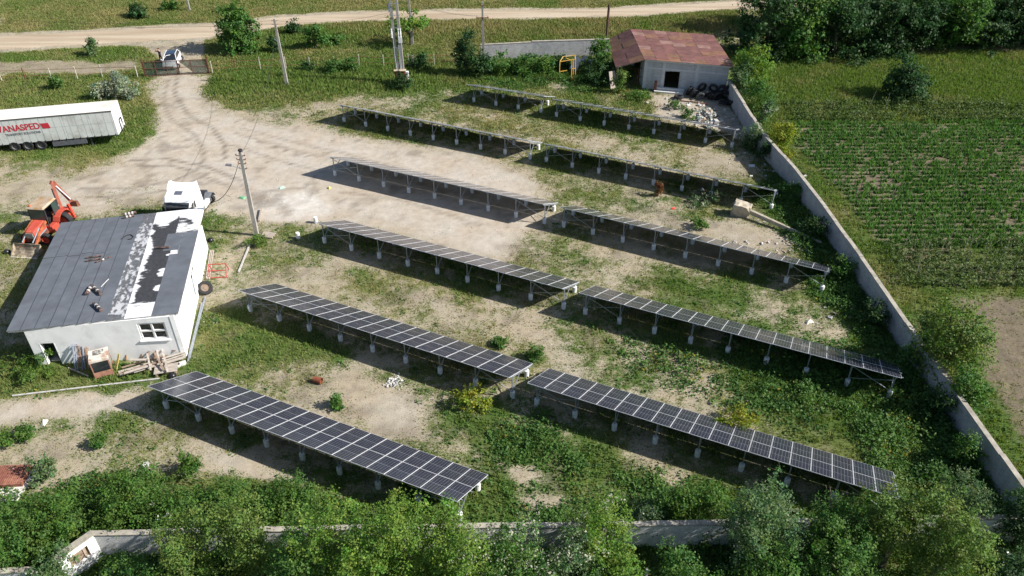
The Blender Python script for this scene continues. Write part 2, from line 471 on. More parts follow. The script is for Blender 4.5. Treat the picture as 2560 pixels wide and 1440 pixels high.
# ground sheet: fine grid round the yard, coarse skirt to the horizon
gz = 0.05 * (fbm(gx, gy, 3.0, 61) - 0.5) + 0.05 * (n_sm - 0.5) * cover
furrow = region(CROP, 0.8, 0, True)
gz += 0.05 * furrow * np.sin(gy * 2 * math.pi / 0.74) + region(BROWN, 0.8, 0, True) * (0.10 * (fbm(gx, gy, 0.9, 71) - 0.5) * 2 + .10 * np.sin((gy + gx * .35) * 2 * math.pi / 1.3))
edge = np.minimum(np.minimum(gx - GX0, GX1 - gx), np.minimum(gy - GY0, GY1 - gy))
gz *= np.clip(edge / 3, 0, 1)
verts = np.stack([gx.ravel(), gy.ravel(), gz.ravel()], 1)
idx = np.arange(nx * ny).reshape(ny, nx)
quads = np.stack([idx[:-1, :-1], idx[:-1, 1:], idx[1:, 1:], idx[1:, :-1]], -1).reshape(-1, 4)
B0 = nx * ny
Lg = 1500.0
skirt_v = np.array([(-Lg, -Lg, 0), (Lg, -Lg, 0), (Lg, Lg, 0), (-Lg, Lg, 0)], float)
corner = [idx[0, 0], idx[0, -1], idx[-1, -1], idx[-1, 0]]
allv = np.concatenate([verts, skirt_v])
sides = [list(idx[0, :]), list(idx[:, -1]), list(idx[-1, ::-1]), list(idx[::-1, 0])]
faces = quads.tolist()
for k in range(4):
    a, b = B0 + k, B0 + (k + 1) % 4
    faces.append([a, b] + [int(i) for i in sides[k][::-1]])
me = bpy.data.meshes.new('ground')
me.from_pydata(allv.tolist(), [], faces)
for nm, ch, dv in (('cover', cover, 0.9), ('dry', drym, 0.5), ('soil', np.clip(soil, 0, 1), 0.8), ('pale', np.clip(pale, 0, 2), 0.3), ('stain', np.clip(stain, 0, 1), 0)):
    at_ = me.attributes.new(nm, 'FLOAT', 'POINT')
    at_.data.foreach_set('value', np.concatenate([ch.ravel(), np.full(4, dv)]).astype(np.float32))
me.polygons.foreach_set('use_smooth', [True] * len(me.polygons))
ground = link_mesh('ground', me)
tag(ground, kind='structure')

gm = bpy.data.materials.new('ground_soil_and_turf')
nt, N, L, bs = nodes_of(gm)


def attr(nm):
    a = N.new('ShaderNodeAttribute'); a.attribute_name = nm
    return a.outputs['Fac']


def noise(sc, det=5, rough=0.6, vec=None):
    n = N.new('ShaderNodeTexNoise'); n.inputs['Scale'].default_value = sc; n.inputs['Detail'].default_value = det; n.inputs['Roughness'].default_value = rough
    L.new(vec or TC, n.inputs['Vector'])
    return n.outputs[0]


def mrange(x, a, b, c0=0.0, d=1.0, clamp=True):
    r = N.new('ShaderNodeMapRange'); r.clamp = clamp
    for i, v in enumerate((a, b, c0, d)): r.inputs[i + 1].default_value = v
    L.new(x, r.inputs[0])
    return r.outputs[0]


def mixc(f, a, b, mode='MIX'):
    x = N.new('ShaderNodeMixRGB'); x.blend_type = mode
    for i, q in ((0, f), (1, a), (2, b)):
        if isinstance(q, (int, float)): x.inputs[i].default_value = q if i == 0 else (q, q, q, 1)
        elif isinstance(q, tuple): x.inputs[i].default_value = (*q, 1)
        else: L.new(q, x.inputs[i])
    return x.outputs[0]


def mth(op, a, b):
    x = N.new('ShaderNodeMath'); x.operation = op
    for i, q in enumerate((a, b)):
        if isinstance(q, (int, float)): x.inputs[i].default_value = q
        else: L.new(q, x.inputs[i])
    return x.outputs[0]


TC = N.new('ShaderNodeTexCoord').outputs['Object']
sand = mixc(mrange(attr('pale'), 0, 1), (0.345, 0.297, 0.222), (0.455, 0.412, 0.355))
sand = mixc(mrange(attr('pale'), 1.0, 1.9, 0, 0.8), sand, (0.62, 0.60, 0.56))
sand = mixc(mrange(noise(0.35, 4), 0.4, 0.62, 0, 0.5), sand, (0.40, 0.32, 0.235))
sand = mixc(mrange(noise(9, 6, 0.7), 0.55, 0.75, 0, 0.5), sand, (0.20, 0.165, 0.12))
fsoil = mixc(mrange(noise(3.2, 8, 0.8), .3, .7), (0.085, 0.066, 0.05), (0.235, 0.19, 0.15))
base = mixc(attr('soil'), sand, fsoil)
base = mixc(mrange(noise(26, 3, 0.7), 0.62, 0.72, 0, 0.55), base, (0.14, 0.12, 0.085))
base = mixc(mrange(noise(31, 2, 0.6), 0.68, 0.76, 0, 0.6), base, (0.55, 0.52, 0.47))
turf = mixc(attr('dry'), (0.070, 0.120, 0.027), (0.235, 0.220, 0.090))
turf = mixc(mrange(noise(5, 6, 0.75), 0.35, 0.7, 0, 0.45), turf, (0.045, 0.075, 0.017))
turf = mixc(mrange(noise(17, 4, 0.7), 0.6, 0.72, 0, 0.4), turf, (0.24, 0.22, 0.11))
sparse = mth('MULTIPLY', mrange(attr('pale'), .95, .6), mth('MULTIPLY', mrange(noise(14, 5, .8), .47, .60), mrange(noise(.8, 4, .6), .35, .65, .25, .95)))
base = mixc(sparse, base, mixc(noise(3, 4), (.13, .135, .05), (.27, .235, .12)))
cv = mth('ADD', mth('ADD', attr('cover'), mrange(noise(9, 6, 0.85), 0.25, 0.75, -0.55, 0.55)), mrange(noise(1.7, 5, 0.7), 0.3, 0.7, -0.3, 0.3))
col = mixc(mrange(cv, 0.35, 0.65), base, turf)
col = mixc(mth('MULTIPLY', attr('stain'), 0.95), col, (0.15, 0.125, 0.10))
col = mixc(1.0, col, mrange(noise(1.3, 6, 0.7), 0.3, 0.7, 0.82, 1.16), 'MULTIPLY')
L.new(col, bs.inputs['Base Color'])
bs.inputs['Roughness'].default_value = 0.95
bs.inputs['Specular IOR Level'].default_value = 0.1
bp = N.new('ShaderNodeBump'); bp.inputs['Strength'].default_value = 0.55; bp.inputs['Distance'].default_value = 0.06
L.new(noise(6, 8, 0.75), bp.inputs['Height']); L.new(bp.outputs[0], bs.inputs['Normal'])
ground.data.materials.append(gm)
# ------------------------------------------------------------------ solar tables
cellm = bpy.data.materials.new('solar_cells')
nt, N, L, bs = nodes_of(cellm)
tc = N.new('ShaderNodeTexCoord')
sp = N.new('ShaderNodeSeparateXYZ'); L.new(tc.outputs['Object'], sp.inputs[0])


def gridline(out, period, width, offset=0.0):
    a = N.new('ShaderNodeMath'); a.operation = 'ADD'; a.inputs[1].default_value = offset + 50 * period; L.new(out, a.inputs[0])
    b = N.new('ShaderNodeMath'); b.operation = 'MODULO'; b.inputs[1].default_value = period; L.new(a.outputs[0], b.inputs[0])
    c0 = N.new('ShaderNodeMath'); c0.operation = 'SUBTRACT'; c0.inputs[1].default_value = period / 2; L.new(b.outputs[0], c0.inputs[0])
    d = N.new('ShaderNodeMath'); d.operation = 'ABSOLUTE'; L.new(c0.outputs[0], d.inputs[0])
    e = N.new('ShaderNodeMath'); e.operation = 'LESS_THAN'; e.inputs[1].default_value = width / 2; L.new(d.outputs[0], e.inputs[0])
    return e.outputs[0]


lx = gridline(sp.outputs[0], 0.1795, 0.010)                 # six cells side by side
lm = gridline(sp.outputs[1], 4.0, 0.022, 2.0)               # gap between the two halves
ly = gridline(sp.outputs[1], 0.0855, 0.0015)
mx1 = N.new('ShaderNodeMath'); mx1.operation = 'MAXIMUM'; L.new(lx, mx1.inputs[0]); L.new(lm, mx1.inputs[1])
oi = N.new('ShaderNodeObjectInfo')
cr = N.new('ShaderNodeMixRGB'); cr.inputs[1].default_value = (0.010, 0.013, 0.026, 1); cr.inputs[2].default_value = (0.016, 0.017, 0.024, 1); L.new(oi.outputs['Random'], cr.inputs[0])
c1 = N.new('ShaderNodeMixRGB'); c1.inputs[2].default_value = (0.022, 0.023, 0.03, 1); L.new(ly, c1.inputs[0]); L.new(cr.outputs[0], c1.inputs[1])
c2 = N.new('ShaderNodeMixRGB'); c2.inputs[2].default_value = (0.27, 0.28, 0.31, 1); L.new(mx1.outputs[0], c2.inputs[0]); L.new(c1.outputs[0], c2.inputs[1])
dn = N.new('ShaderNodeTexNoise'); dn.inputs['Scale'].default_value = 1.6; dn.inputs['Detail'].default_value = 6; L.new(tc.outputs['Object'], dn.inputs[0])
dr = N.new('ShaderNodeMapRange'); dr.inputs[1].default_value = 0.35; dr.inputs[2].default_value = 0.8; dr.inputs[3].default_value = 0.09; dr.inputs[4].default_value = 0.20; L.new(dn.outputs[0], dr.inputs[0])
c3 = N.new('ShaderNodeMixRGB'); c3.inputs[2].default_value = (0.17, 0.18, 0.23, 1); L.new(dr.outputs[0], c3.inputs[0]); L.new(c2.outputs[0], c3.inputs[1])
L.new(c3.outputs[0], bs.inputs['Base Color'])
bs.inputs['Roughness'].default_value = 0.16
bs.inputs['IOR'].default_value = 1.33
BACK = M('panel_back_sheet', (0.55, 0.56, 0.57), 0.7, 0.05, 2)

MODW, MODL, GAP, TILT = 1.126, 2.088, 0.018, R(26.6)
T_A, T_H = -0.54, 2.22                                        # high edge: offset before the front piers, height
pan = MB()
fw = 0.017
pan.box(-MODW / 2 + fw, MODW / 2 - fw, -MODL / 2 + fw, MODL / 2 - fw, -0.012, -0.004, 1)
pan.box(-MODW / 2, MODW / 2, -MODL / 2, -MODL / 2 + fw, -0.035, 0)
pan.box(-MODW / 2, MODW / 2, MODL / 2 - fw, MODL / 2, -0.035, 0)
pan.box(-MODW / 2, -MODW / 2 + fw, -MODL / 2 + fw, MODL / 2 - fw, -0.035, 0)
pan.box(MODW / 2 - fw, MODW / 2, -MODL / 2 + fw, MODL / 2 - fw, -0.035, 0)
pan.box(-MODW / 2 + fw, MODW / 2 - fw, -MODL / 2 + fw, MODL / 2 - fw, -0.016, -0.0125, 2)
PANEL = pan.mesh('solar_panel', [ALU, cellm, BACK])


PIER = MB().lathe([(0.0, -0.12), (0.165, -0.12), (0.17, 0.50), (0.16, 0.52), (0.0, 0.52)], 14).mesh('concrete_pier', M('pier_concrete', (0.74, 0.75, 0.75), 0.85, 0.14, 5, bump=0.15, col2=(0.42, 0.41, 0.38), spot=0.66))
FRAMES = {}


def frame_meshes(tilt):
    """post, strut, rear post and rafter of one frame; zt is the underside of the modules over a point y behind the front piers"""
    if tilt in FRAMES: return FRAMES[tilt]
    zt = lambda y: T_H - (y - T_A) * math.tan(tilt) - 0.06
    FRAMES[tilt] = (zt, MB().bar((0, 0, 0.4), (0, 0, zt(0) - 0.12), 0.075, 0.05).mesh('post', GALV),
                    MB().bar((0, 0.04, 0.5), (0, 1.12, zt(1.12) - 0.12), 0.05, 0.05).mesh('strut', GALV),
                    MB().bar((0, 2.25, 0.4), (0, 2.25, zt(2.25) - 0.10), 0.075, 0.05).mesh('rear_post', GALV),
                    MB().bar((0, T_A + 0.25, zt(T_A + 0.25) - 0.075), (0, 3.0, zt(3.0) - 0.075), 0.06, 0.09).mesh('rafter', GALV))
    return FRAMES[tilt]


def solar_table(pa, pb, spans, nmod, label, full=8, TILT=TILT):
    zt, POST, STRUT, RPOST, RAFT = frame_meshes(TILT)
    A, B = at(*pa), at(*pb)
    th = math.atan2(B.y - A.y, B.x - A.x)
    d = (B - A).length / spans
    root = empty('solar_table', A, th, label, 'solar table', 'solar tables standing in rows in the yard')
    n = full + 1
    length = nmod * (MODW + GAP) - GAP
    x0 = full * d / 2 - length / 2 - 0.08
    for i in range(n):
        x = i * d
        for nm, me_, y in (('concrete_pier', PIER, 0), ('post', POST, 0), ('strut', STRUT, 0), ('rear_post', RPOST, 0), ('rafter', RAFT, 0)):
            link_mesh(nm, me_, root, (x, y, 0))
        link_mesh('concrete_pier', PIER, root, (x, 2.25, 0.0), (0, 0, i * 1.3))
    for k, s_ in enumerate((0.42, 1.66, 2.55, 3.80)):
        y = T_A + s_ * math.cos(TILT)
        z = zt(y)
        MB().bar((x0 - 0.12, y, z - 0.008), (x0 + length + 0.14, y, z - 0.008), 0.045, 0.05).build('purlin', GALV, root)
    for a, b in ((0, 1), (full - 1, full)):
        zt0 = zt(0) - 0.15
        MB().bar((a * d + 0.03, -0.06, zt0), (b * d, -0.06, 0.55), 0.045, 0.03).build('cross_brace', GALV, root)
        MB().bar((a * d, 0.06, 0.62), (b * d - 0.03, 0.06, zt0 - 0.35), 0.03, 0.03).build('cross_brace', GALV, root)
    for i in range(nmod):
        for r_ in range(2):
            s_ = MODL / 2 + r_ * (MODL + GAP)
            link_mesh('solar_panel', PANEL, root, (x0 + MODW / 2 + i * (MODW + GAP), T_A + s_ * math.cos(TILT), T_H - s_ * math.sin(TILT)), (-TILT + R(random.uniform(-.25, .25)), R(random.uniform(-.2, .2)), 0))
    return root


TABLES = [
    solar_table((418, 1019), (1150, 1297), 8, 19, 'nearest solar table, beside the plank heap and in front of all other tables'),
    solar_table((627, 777), (1281, 993), 8, 19, 'solar table starting beside the tyre on the white building, second from the front'),
    solar_table((812, 606), (1409, 771), 8, 19, 'solar table with two spare white piers at its end near the leaning pole'),
    solar_table((838, 438), (1361, 558), 8, 19, 'solar table standing alone on the bare dirt in mid yard, seen nearly edge-on'),
    solar_table((861, 305), (1325, 397), 8, 19, 'solar table at the grass edge between the dirt yard and the transformer poles'),
    solar_table((1342, 1012), (1852, 1175), 5, 19, 'solar table whose far end runs into the tree by the front wall'),
    solar_table((1463, 785), (2221, 992), 8, 19, 'solar table reaching to the right wall above the lush weeds'),
    solar_table((1409, 567), (2053, 728), 8, 19, 'solar table just below the fallen concrete pole'),
    solar_table((1366, 405), (1927, 523), 8, 19, 'solar table just behind the concrete block of the fallen pole'),
    solar_table((1391, 292), (1829, 368), 7, 17, 'solar table in front of the rubble heap and the tyres', full=7, TILT=R(22.2)),
    solar_table((1185, 255), (1352, 282), 3, 8, 'short solar table of four piers in front of the yellow frame', full=3, TILT=R(22.2)),
]
# ------------------------------------------------------------------ road
def strip(name, left, right, z, mat, n=60, wob_=0.35):
    """ribbon between two ground polylines given as photo pixels; uneven edges"""
    def resamp(px):
        P = at_np(px)
        d = np.concatenate([[0], np.cumsum(np.hypot(*np.diff(P, axis=0).T))])
        t = np.linspace(0, d[-1], n)
        return np.stack([np.interp(t, d, P[:, 0]), np.interp(t, d, P[:, 1])], 1)
    a, b = resamp(left), resamp(right)
    a = a + rng.normal(0, wob_ * 0.4, a.shape); b = b + rng.normal(0, wob_ * 0.4, b.shape)
    v = []
    K = 8
    for i in range(n):
        for k in range(K + 1):
            q = a[i] + (b[i] - a[i]) * k / K
            v.append((q[0], q[1], z - (0.10 if k in (0, K) else 0)))
    f = [(i * (K + 1) + k, (i + 1) * (K + 1) + k, (i + 1) * (K + 1) + k + 1, i * (K + 1) + k + 1) for i in range(n - 1) for k in range(K)]
    mb_ = MB().add(v, f)
    o = mb_.build(name, mat, smooth=True)
    return tag(o, kind='structure')


roadm = bpy.data.materials.new('road_dirt')
nt, N, L, bs = nodes_of(roadm)
TC = N.new('ShaderNodeTexCoord').outputs['Object']
mpn = N.new('ShaderNodeMapping'); mpn.inputs['Rotation'].default_value = (0, 0, R(-9)); mpn.inputs['Scale'].default_value = (0.06, 1, 1); L.new(TC, mpn.inputs[0])
c = mixc(mrange(noise(0.9, 5, 0.6, mpn.outputs[0]), 0.38, 0.62), (0.36, 0.285, 0.20), (0.49, 0.41, 0.31))
c = mixc(mrange(noise(6, 6, 0.75), 0.5, 0.75, 0, 0.5), c, (0.25, 0.2, 0.14))
L.new(c, bs.inputs['Base Color']); bs.inputs['Roughness'].default_value = 0.95; bs.inputs['Specular IOR Level'].default_value = 0.1
bp = N.new('ShaderNodeBump'); bp.inputs['Strength'].default_value = 0.5; bp.inputs['Distance'].default_value = 0.05
L.new(noise(4, 7, 0.7), bp.inputs['Height']); L.new(bp.outputs[0], bs.inputs['Normal'])
strip('dirt_road', [(-250, 103), (0, 89), (270, 75), (560, 59), (700, 42), (1000, 27), (1250, 25), (1500, 23), (1840, 3), (2100, -14)],
      [(-250, 138), (0, 125), (150, 115), (300, 108), (520, 94), (700, 66), (990, 48), (1250, 46), (1560, 40), (1840, 20), (2100, 3)], 0.075, roadm, 110)

# ------------------------------------------------------------------ white building with the felt roof
plaster = M('white_render', (0.85, 0.86, 0.86), 0.9, 0.06, 1.2, bump=0.2, col2=(0.68, 0.68, 0.67), spot=0.60)
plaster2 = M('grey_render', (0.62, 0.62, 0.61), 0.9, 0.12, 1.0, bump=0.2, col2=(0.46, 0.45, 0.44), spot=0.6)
felt = M('roofing_felt', (0.132, 0.146, 0.170), 0.85, 0.12, 1.2, bump=0.25, bscale=40, col2=(0.115, 0.127, 0.148), spot=0.5)
felt2 = M('roofing_felt_second', (0.118, 0.131, 0.153), 0.85, 0.14, 0.9, bump=0.25, bscale=40, col2=(0.138, 0.152, 0.176), spot=0.52)
tar = M('tar_seam', (0.035, 0.037, 0.042), 0.6, 0.3, 6)

WB = empty('white_building', (-28.7, 48.0, 0), 0, 'white rendered building with a sloping grey felt roof', 'building')
FL, FR, RR, RL = Vector((-32.35, 40.85, 0)), Vector((-22.54, 41.71, 0)), Vector((-25.13, 55.12, 0)), Vector((-34.94, 54.26, 0))
rfl, rfr, rrr, rrl = Vector((-33.32, 40.72, 3.10)), Vector((-22.26, 41.86, 3.74)), Vector((-25.92, 58.1, 2.18)), Vector((-37.5, 56.7, 1.72))
pn = (rfr - rfl).cross(rrr - rfl).normalized()
WBi = Matrix.Translation(-WB.location)


def roofz(x, y):
    return rfl.z - ((x - rfl.x) * pn.x + (y - rfl.y) * pn.y) / pn.z


def ruv(u, v, dz=0.0):
    p = (rfl * (1 - u) + rfr * u) * (1 - v) + (rrl * (1 - u) + rrr * u) * v
    return Vector((p.x, p.y, roofz(p.x, p.y) + dz)) - WB.location


def wall_pieces(A, B, rects, thick=0.3, drop=0.14):
    """upright wall from A to B with openings (s0, s1, z0, z1); the top follows the roof"""
    e = (B - A); ln = e.length; e.normalize(); n = Vector((-e.y, e.x, 0)) * thick
    cuts = sorted({0.0, ln, *[r_[0] for r_ in rects], *[r_[1] for r_ in rects]})
    mb_ = MB()

    def piece(s0, s1, z0, z1):
        p0, p1 = A + e * s0, A + e * s1
        lo = [p0, p1, p1 + n, p0 + n]
        hi = []
        for q in lo:
            hi.append((q.x, q.y, (roofz(q.x, q.y) - drop) if z1 is None else z1))
        mb_.hexa([(q.x - WB.location.x, q.y - WB.location.y, z0) for q in lo], [(q[0] - WB.location.x, q[1] - WB.location.y, q[2]) for q in hi])
    for s0, s1 in zip(cuts[:-1], cuts[1:]):
        r_ = [q for q in rects if q[0] <= s0 + 1e-6 and q[1] >= s1 - 1e-6]
        if not r_:
            piece(s0, s1, -0.1, None)
        else:
            q = r_[0]
            if q[2] > 0.01: piece(s0, s1, -0.1, q[2])
            piece(s0, s1, q[3], None)
    return mb_


win = (7.28, 9.10, 1.66, 3.10)
door = (0.62, 1.56, 0.0, 1.84)
wall_pieces(FL, FR, [win, door]).build('front_wall', plaster, WB)
wall_pieces(FR, RR, [(6.4, 7.9, 1.35, 2.35)], 0.3).build('side_wall', plaster, WB)
nrm = (RR - FR).normalized()
wall_pieces(RR, RL, []).build('rear_wall', plaster2, WB)
wall_pieces(RL, FL, []).build('side_wall', plaster2, WB)
fl_ = [FL + Vector((0.35, 0.35, 0)), FR + Vector((-0.35, 0.35, 0)), RR + Vector((-0.35, -0.35, 0)), RL + Vector((0.35, -0.35, 0))]
MB().hexa([(p.x - WB.location.x, p.y - WB.location.y, -0.05) for p in fl_], [(p.x - WB.location.x, p.y - WB.location.y, 0.06) for p in fl_]).build('floor_slab', CONC, WB)
# roof slab and its felt
lo = [ruv(u, v, -0.16) for u, v in ((0, 0), (1, 0), (1, 1), (0, 1))]
hi = [ruv(u, v, -0.02) for u, v in ((0, 0), (1, 0), (1, 1), (0, 1))]
roof = MB().hexa(lo, hi).build('roof', M('roof_slab', (0.62, 0.61, 0.60), 0.9, 0.2, 2, col2=(0.35, 0.34, 0.33), spot=0.58), WB)


def roofpiece(name, poly, z0, z1, mat, parent=roof):
    """flat sheet on the roof, corners in roof fractions; finely ridged edges follow the roof plane"""
    n = len(poly)
    v = [ruv(u, w, z0) for u, w in poly] + [ruv(u, w, z1) for u, w in poly]
    f = [tuple(range(n - 1, -1, -1)), tuple(range(n, 2 * n))] + [(i, (i + 1) % n, n + (i + 1) % n, n + i) for i in range(n)]
    return MB().add(v, f).build(name, mat, parent)


edges_u = np.linspace(-0.004, 0.575, 8)
for k in range(7):
    a, b = edges_u[k] - (0.003 if k else 0), edges_u[k + 1]
    cut = [0.0, 0.62 + 0.02 * math.sin(k * 3), 1.003] if k < 5 else [0, 1.003]
    for c0, c1 in zip(cut[:-1], cut[1:]):
        jj = [(a, c0 - 0.004), (b, c0 - 0.004 + 0.001 * k), (b + 0.002, c1), (a + 0.001, c1)]
        roofpiece('felt_strip', jj, -0.02, 0.004 + 0.006 * (k % 2) + (0.004 if c0 else 0), felt if (k * 2 + (c0 > 0)) % 3 else felt2)
        if c0: roofpiece('tar_seam', [(a + .004, c0 - .005), (b - .004, c0 - .005 + .001 * k), (b - .004, c0 - .0025 + .001 * k), (a + .004, c0 - .002)], 0.0, 0.0185, tar)
    if k: roofpiece('tar_seam', [(a - .001, -.003), (a + .0016, -.003), (a + .0022, 1.002), (a - .0004, 1.002)], 0.0, 0.0165, tar)


def painted_strip(u0a, u0b, u1a, u1b, fn, z, base, top, nu=44, nv=150):
    """old white reflective paint worn off black bitumen; wear is stored point by point along the strip"""
    vv_, w_ = [], []
    U, V = np.meshgrid(np.linspace(0, 1, nu), np.linspace(-0.003, 1.0, nv))
    uu = (u0a * (1 - V) + u0b * V) * (1 - U) + (u1a * (1 - V) + u1b * V) * U
    wv = np.clip(fn(uu, V), 0, 1)
    mb_ = MB()
    pts__ = [ruv(a, b, z) for a, b in zip(uu.ravel(), V.ravel())]
    mb_.v = [tuple(p) for p in pts__]
    mb_.f = [(j * nu + i, j * nu + i + 1, (j + 1) * nu + i + 1, (j + 1) * nu + i) for j in range(nv - 1) for i in range(nu - 1)]
    mb_.m = [0] * len(mb_.f)
    m_ = bpy.data.materials.new('worn_roof_paint')
    global N, L, TC
    nt_, N, L, b_ = nodes_of(m_)
    TC = N.new('ShaderNodeTexCoord').outputs['Object']
    f = mrange(mth('ADD', attr('white'), mrange(noise(15, 5, 0.8), .25, .75, -.2, .2)), .40, .62)
    c_ = mixc(f, mixc(mrange(noise(5, 6, .75), .4, .7), base, tuple(x * 2.2 for x in base)), mixc(mrange(noise(1.2, 5), .4, .7, 0, .35), top, (.55, .55, .56)))
    L.new(c_, b_.inputs['Base Color']); b_.inputs['Roughness'].default_value = 0.75
    o_ = mb_.build('painted_strip', m_, roof)
    at_ = o_.data.attributes.new('white', 'FLOAT', 'POINT')
    at_.data.foreach_set('value', wv.ravel().astype(np.float32))
    return o_


def sstep(x, a, b): return np.clip((x - a) / (b - a), 0, 1)


def speckle(u, v):
    n1, n2 = fbm(u * 11, v * 9, .20, 401, 4), fbm(u * 11, v * 16.5, 2.4, 402, 3)
    return .5 + 1.5 * (n1 - .5) + .9 * (n2 - .5) - .02 - .5 * sstep(v, .86, 1.0) - .25 * sstep(-v, -.1, 0)


def whitecoat(u, v):
    st_ = fbm(u * 11, v * 50, .7, 411, 5) - .5          # brush strokes run across the strip
    st2 = fbm(u * 11, v * 16.5, .9, 412, 4) - .5
    left = (.712 - .010 * np.sin(v * 9) - .02 * sstep(v, .55, .8) + .05 * st2) - u
    w = .5 + left * 16
    w = np.maximum(w, .5 + (.105 - v + .02 * st2) * 14 * (u < .846))
    rear = v - (.865 - .04 * np.sin((u - .68) * 26) - .06 * sstep(u, .93, 1.0))
    w = np.maximum(w, .5 + rear * 11)
    for cu, cv_, ru, rv in ((.835, .22, .035, .028), (.84, .35, .04, .03), (.83, .375, .03, .02), (.85, .52, .03, .012), (.975, .80, .04, .05)):
        w = np.maximum(w, .95 - .55 * ((u - cu) ** 2 / ru ** 2 + (v - cv_) ** 2 / rv ** 2))
    arc = np.abs(np.hypot((u - .78) / .055, (v - .92) / .05) - 1)
    w = w - .5 * np.clip(1 - arc / .18, 0, 1) * (st_ > -.05)
    return np.clip(w, -.1, 1.2) + .95 * st_ + .2 * st2 - .03


painted_strip(.575, .56, .682, .667, speckle, 0.003, (.085, .088, .095), (.52, .53, .55), 46, 420)
painted_strip(.680, .665, 1.0, 1.0, whitecoat, 0.001, (.030, .031, .035), (.84, .85, .86), 90, 300)
roofpiece('felt_patch', [(0.842, -0.003), (1.002, -0.003), (1.002, 0.76), (0.845, 0.5)][:0] + [(0.842, -0.003), (1.002, -0.003), (1.002, 0.735), (0.90, 0.735), (0.90, 0.52), (0.845, 0.52)], 0.001, 0.012, felt)
roofpiece('felt_patch', [(0.795, 0.56), (0.898, 0.56), (0.898, 0.735), (0.795, 0.735)], 0.001, 0.011, felt)
# eaves board, window, door
A_, B_ = ruv(0.02, 0.0, -0.16), ruv(0.98, 0.0, -0.16)
MB().bar(A_ + Vector((0, 0.16, -0.06)), B_ + Vector((0, 0.16, -0.06)), 0.06, 0.14).build('eaves_board', plaster2, WB)
e_ = (FR - FL).normalized(); n_ = Vector((e_.y, -e_.x, 0))


def onfront(s, z, o=0.0):
    return FL + e_ * s + n_ * o + Vector((0, 0, z)) - WB.location


wf = empty('window', (0, 0, 0)); wf.parent = WB
s0, s1, z0, z1 = win
upv = (0, 0, 1)
for p, q in ((onfront(s0, z0 + .06, -.1), onfront(s1, z0 + .06, -.1)), (onfront(s0, z1 - .06, -.1), onfront(s1, z1 - .06, -.1)), (onfront(s0, (z0 + z1) / 2, -.1), onfront(s1, (z0 + z1) / 2, -.1)),
             (onfront(s0 + .06, z0, -.09), onfront(s0 + .06, z1, -.09)), (onfront(s1 - .06, z0, -.09), onfront(s1 - .06, z1, -.09)), (onfront((s0 + s1) / 2, z0, -.09), onfront((s0 + s1) / 2, z1, -.09))):
    MB().bar(p, q, 0.12, 0.12).build('frame_bar', WHITEP, wf)
for i in range(2):
    for j in range(2):
        a, b = s0 + .12 + i * (s1 - s0) / 2, s0 + (i + 1) * (s1 - s0) / 2 - .12
        c0, d0 = z0 + .12 + j * (z1 - z0) / 2, z0 + (j + 1) * (z1 - z0) / 2 - .12
        MB().hexa([onfront(a, c0, -.13), onfront(b, c0, -.13), onfront(b, c0, -.12), onfront(a, c0, -.12)], [onfront(a, d0, -.13), onfront(b, d0, -.13), onfront(b, d0, -.12), onfront(a, d0, -.12)]).build('pane', GLASSD, wf)
MB().bar(onfront(s0 - .1, z0 - .05, .05), onfront(s1 + .1, z0 - .05, .05), 0.12, 0.08).build('window_sill', plaster, WB)
for ss in (door[0] - 0.001, door[1] + 0.001):
    MB().bar(onfront(ss, 0.0, -.15), onfront(ss, door[3], -.15), 0.05, 0.32, up=(n_.x, n_.y, 0)).build('door_jamb', plaster, WB)
es = (RR - FR).normalized(); ns = Vector((es.y, -es.x, 0))


def onside(s, z, o=0.0):
    return FR + es * s + ns * o + Vector((0, 0, z)) - WB.location


MB().hexa([onside(6.0, 0.8, .12), onside(6.9, 0.75, .10), onside(6.9, 0.75, .14), onside(6.0, 0.8, .16)], [onside(6.7, 2.3, .02), onside(8.2, 2.2, .02), onside(8.2, 2.2, .05), onside(6.7, 2.3, .05)]).build('shutter', M('scuffed_white', (0.72, 0.73, 0.75), 0.6, 0.1, 2, col2=(0.2, 0.2, 0.22), spot=0.64), WB)
MB().bar(onside(5.6, 0.6, .1), onside(6.5, 2.1, .03), 0.05, 0.04).build('prop_bar', GALV, WB)

# rolls of felt lying on the roof
rollm = M('felt_roll', (0.06, 0.055, 0.055), 0.8, 0.4, 9, col2=(0.20, 0.12, 0.10), spot=0.52)
bandm = M('roll_band', (0.6, 0.58, 0.55), 0.7, 0.1, 3)


def felt_roll(px0, px1, label, r=0.13, bands=2):
    def rp(px):
        p = at(*px, 3.0)
        for _ in range(6): p = at(px[0], px[1], roofz(p.x, p.y) + 0.02)
        return p
    a, b = rp(px0), rp(px1)
    a.z += r; b.z += r
    o = empty('felt_roll', (a + b) / 2, 0, label, 'roll', 'rolls of roofing felt on the white building')
    a0, b0 = a - o.location, b - o.location
    MB().tube(a0, b0, r, n=14).build('roll', rollm, o, smooth=False)
    for k in range(bands):
        t = (k + 1) / (bands + 1)
        q = a0 + (b0 - a0) * t; dd = (b0 - a0).normalized() * 0.06
        MB().tube(q - dd, q + dd, r + 0.006, n=14).build('band', bandm, o)


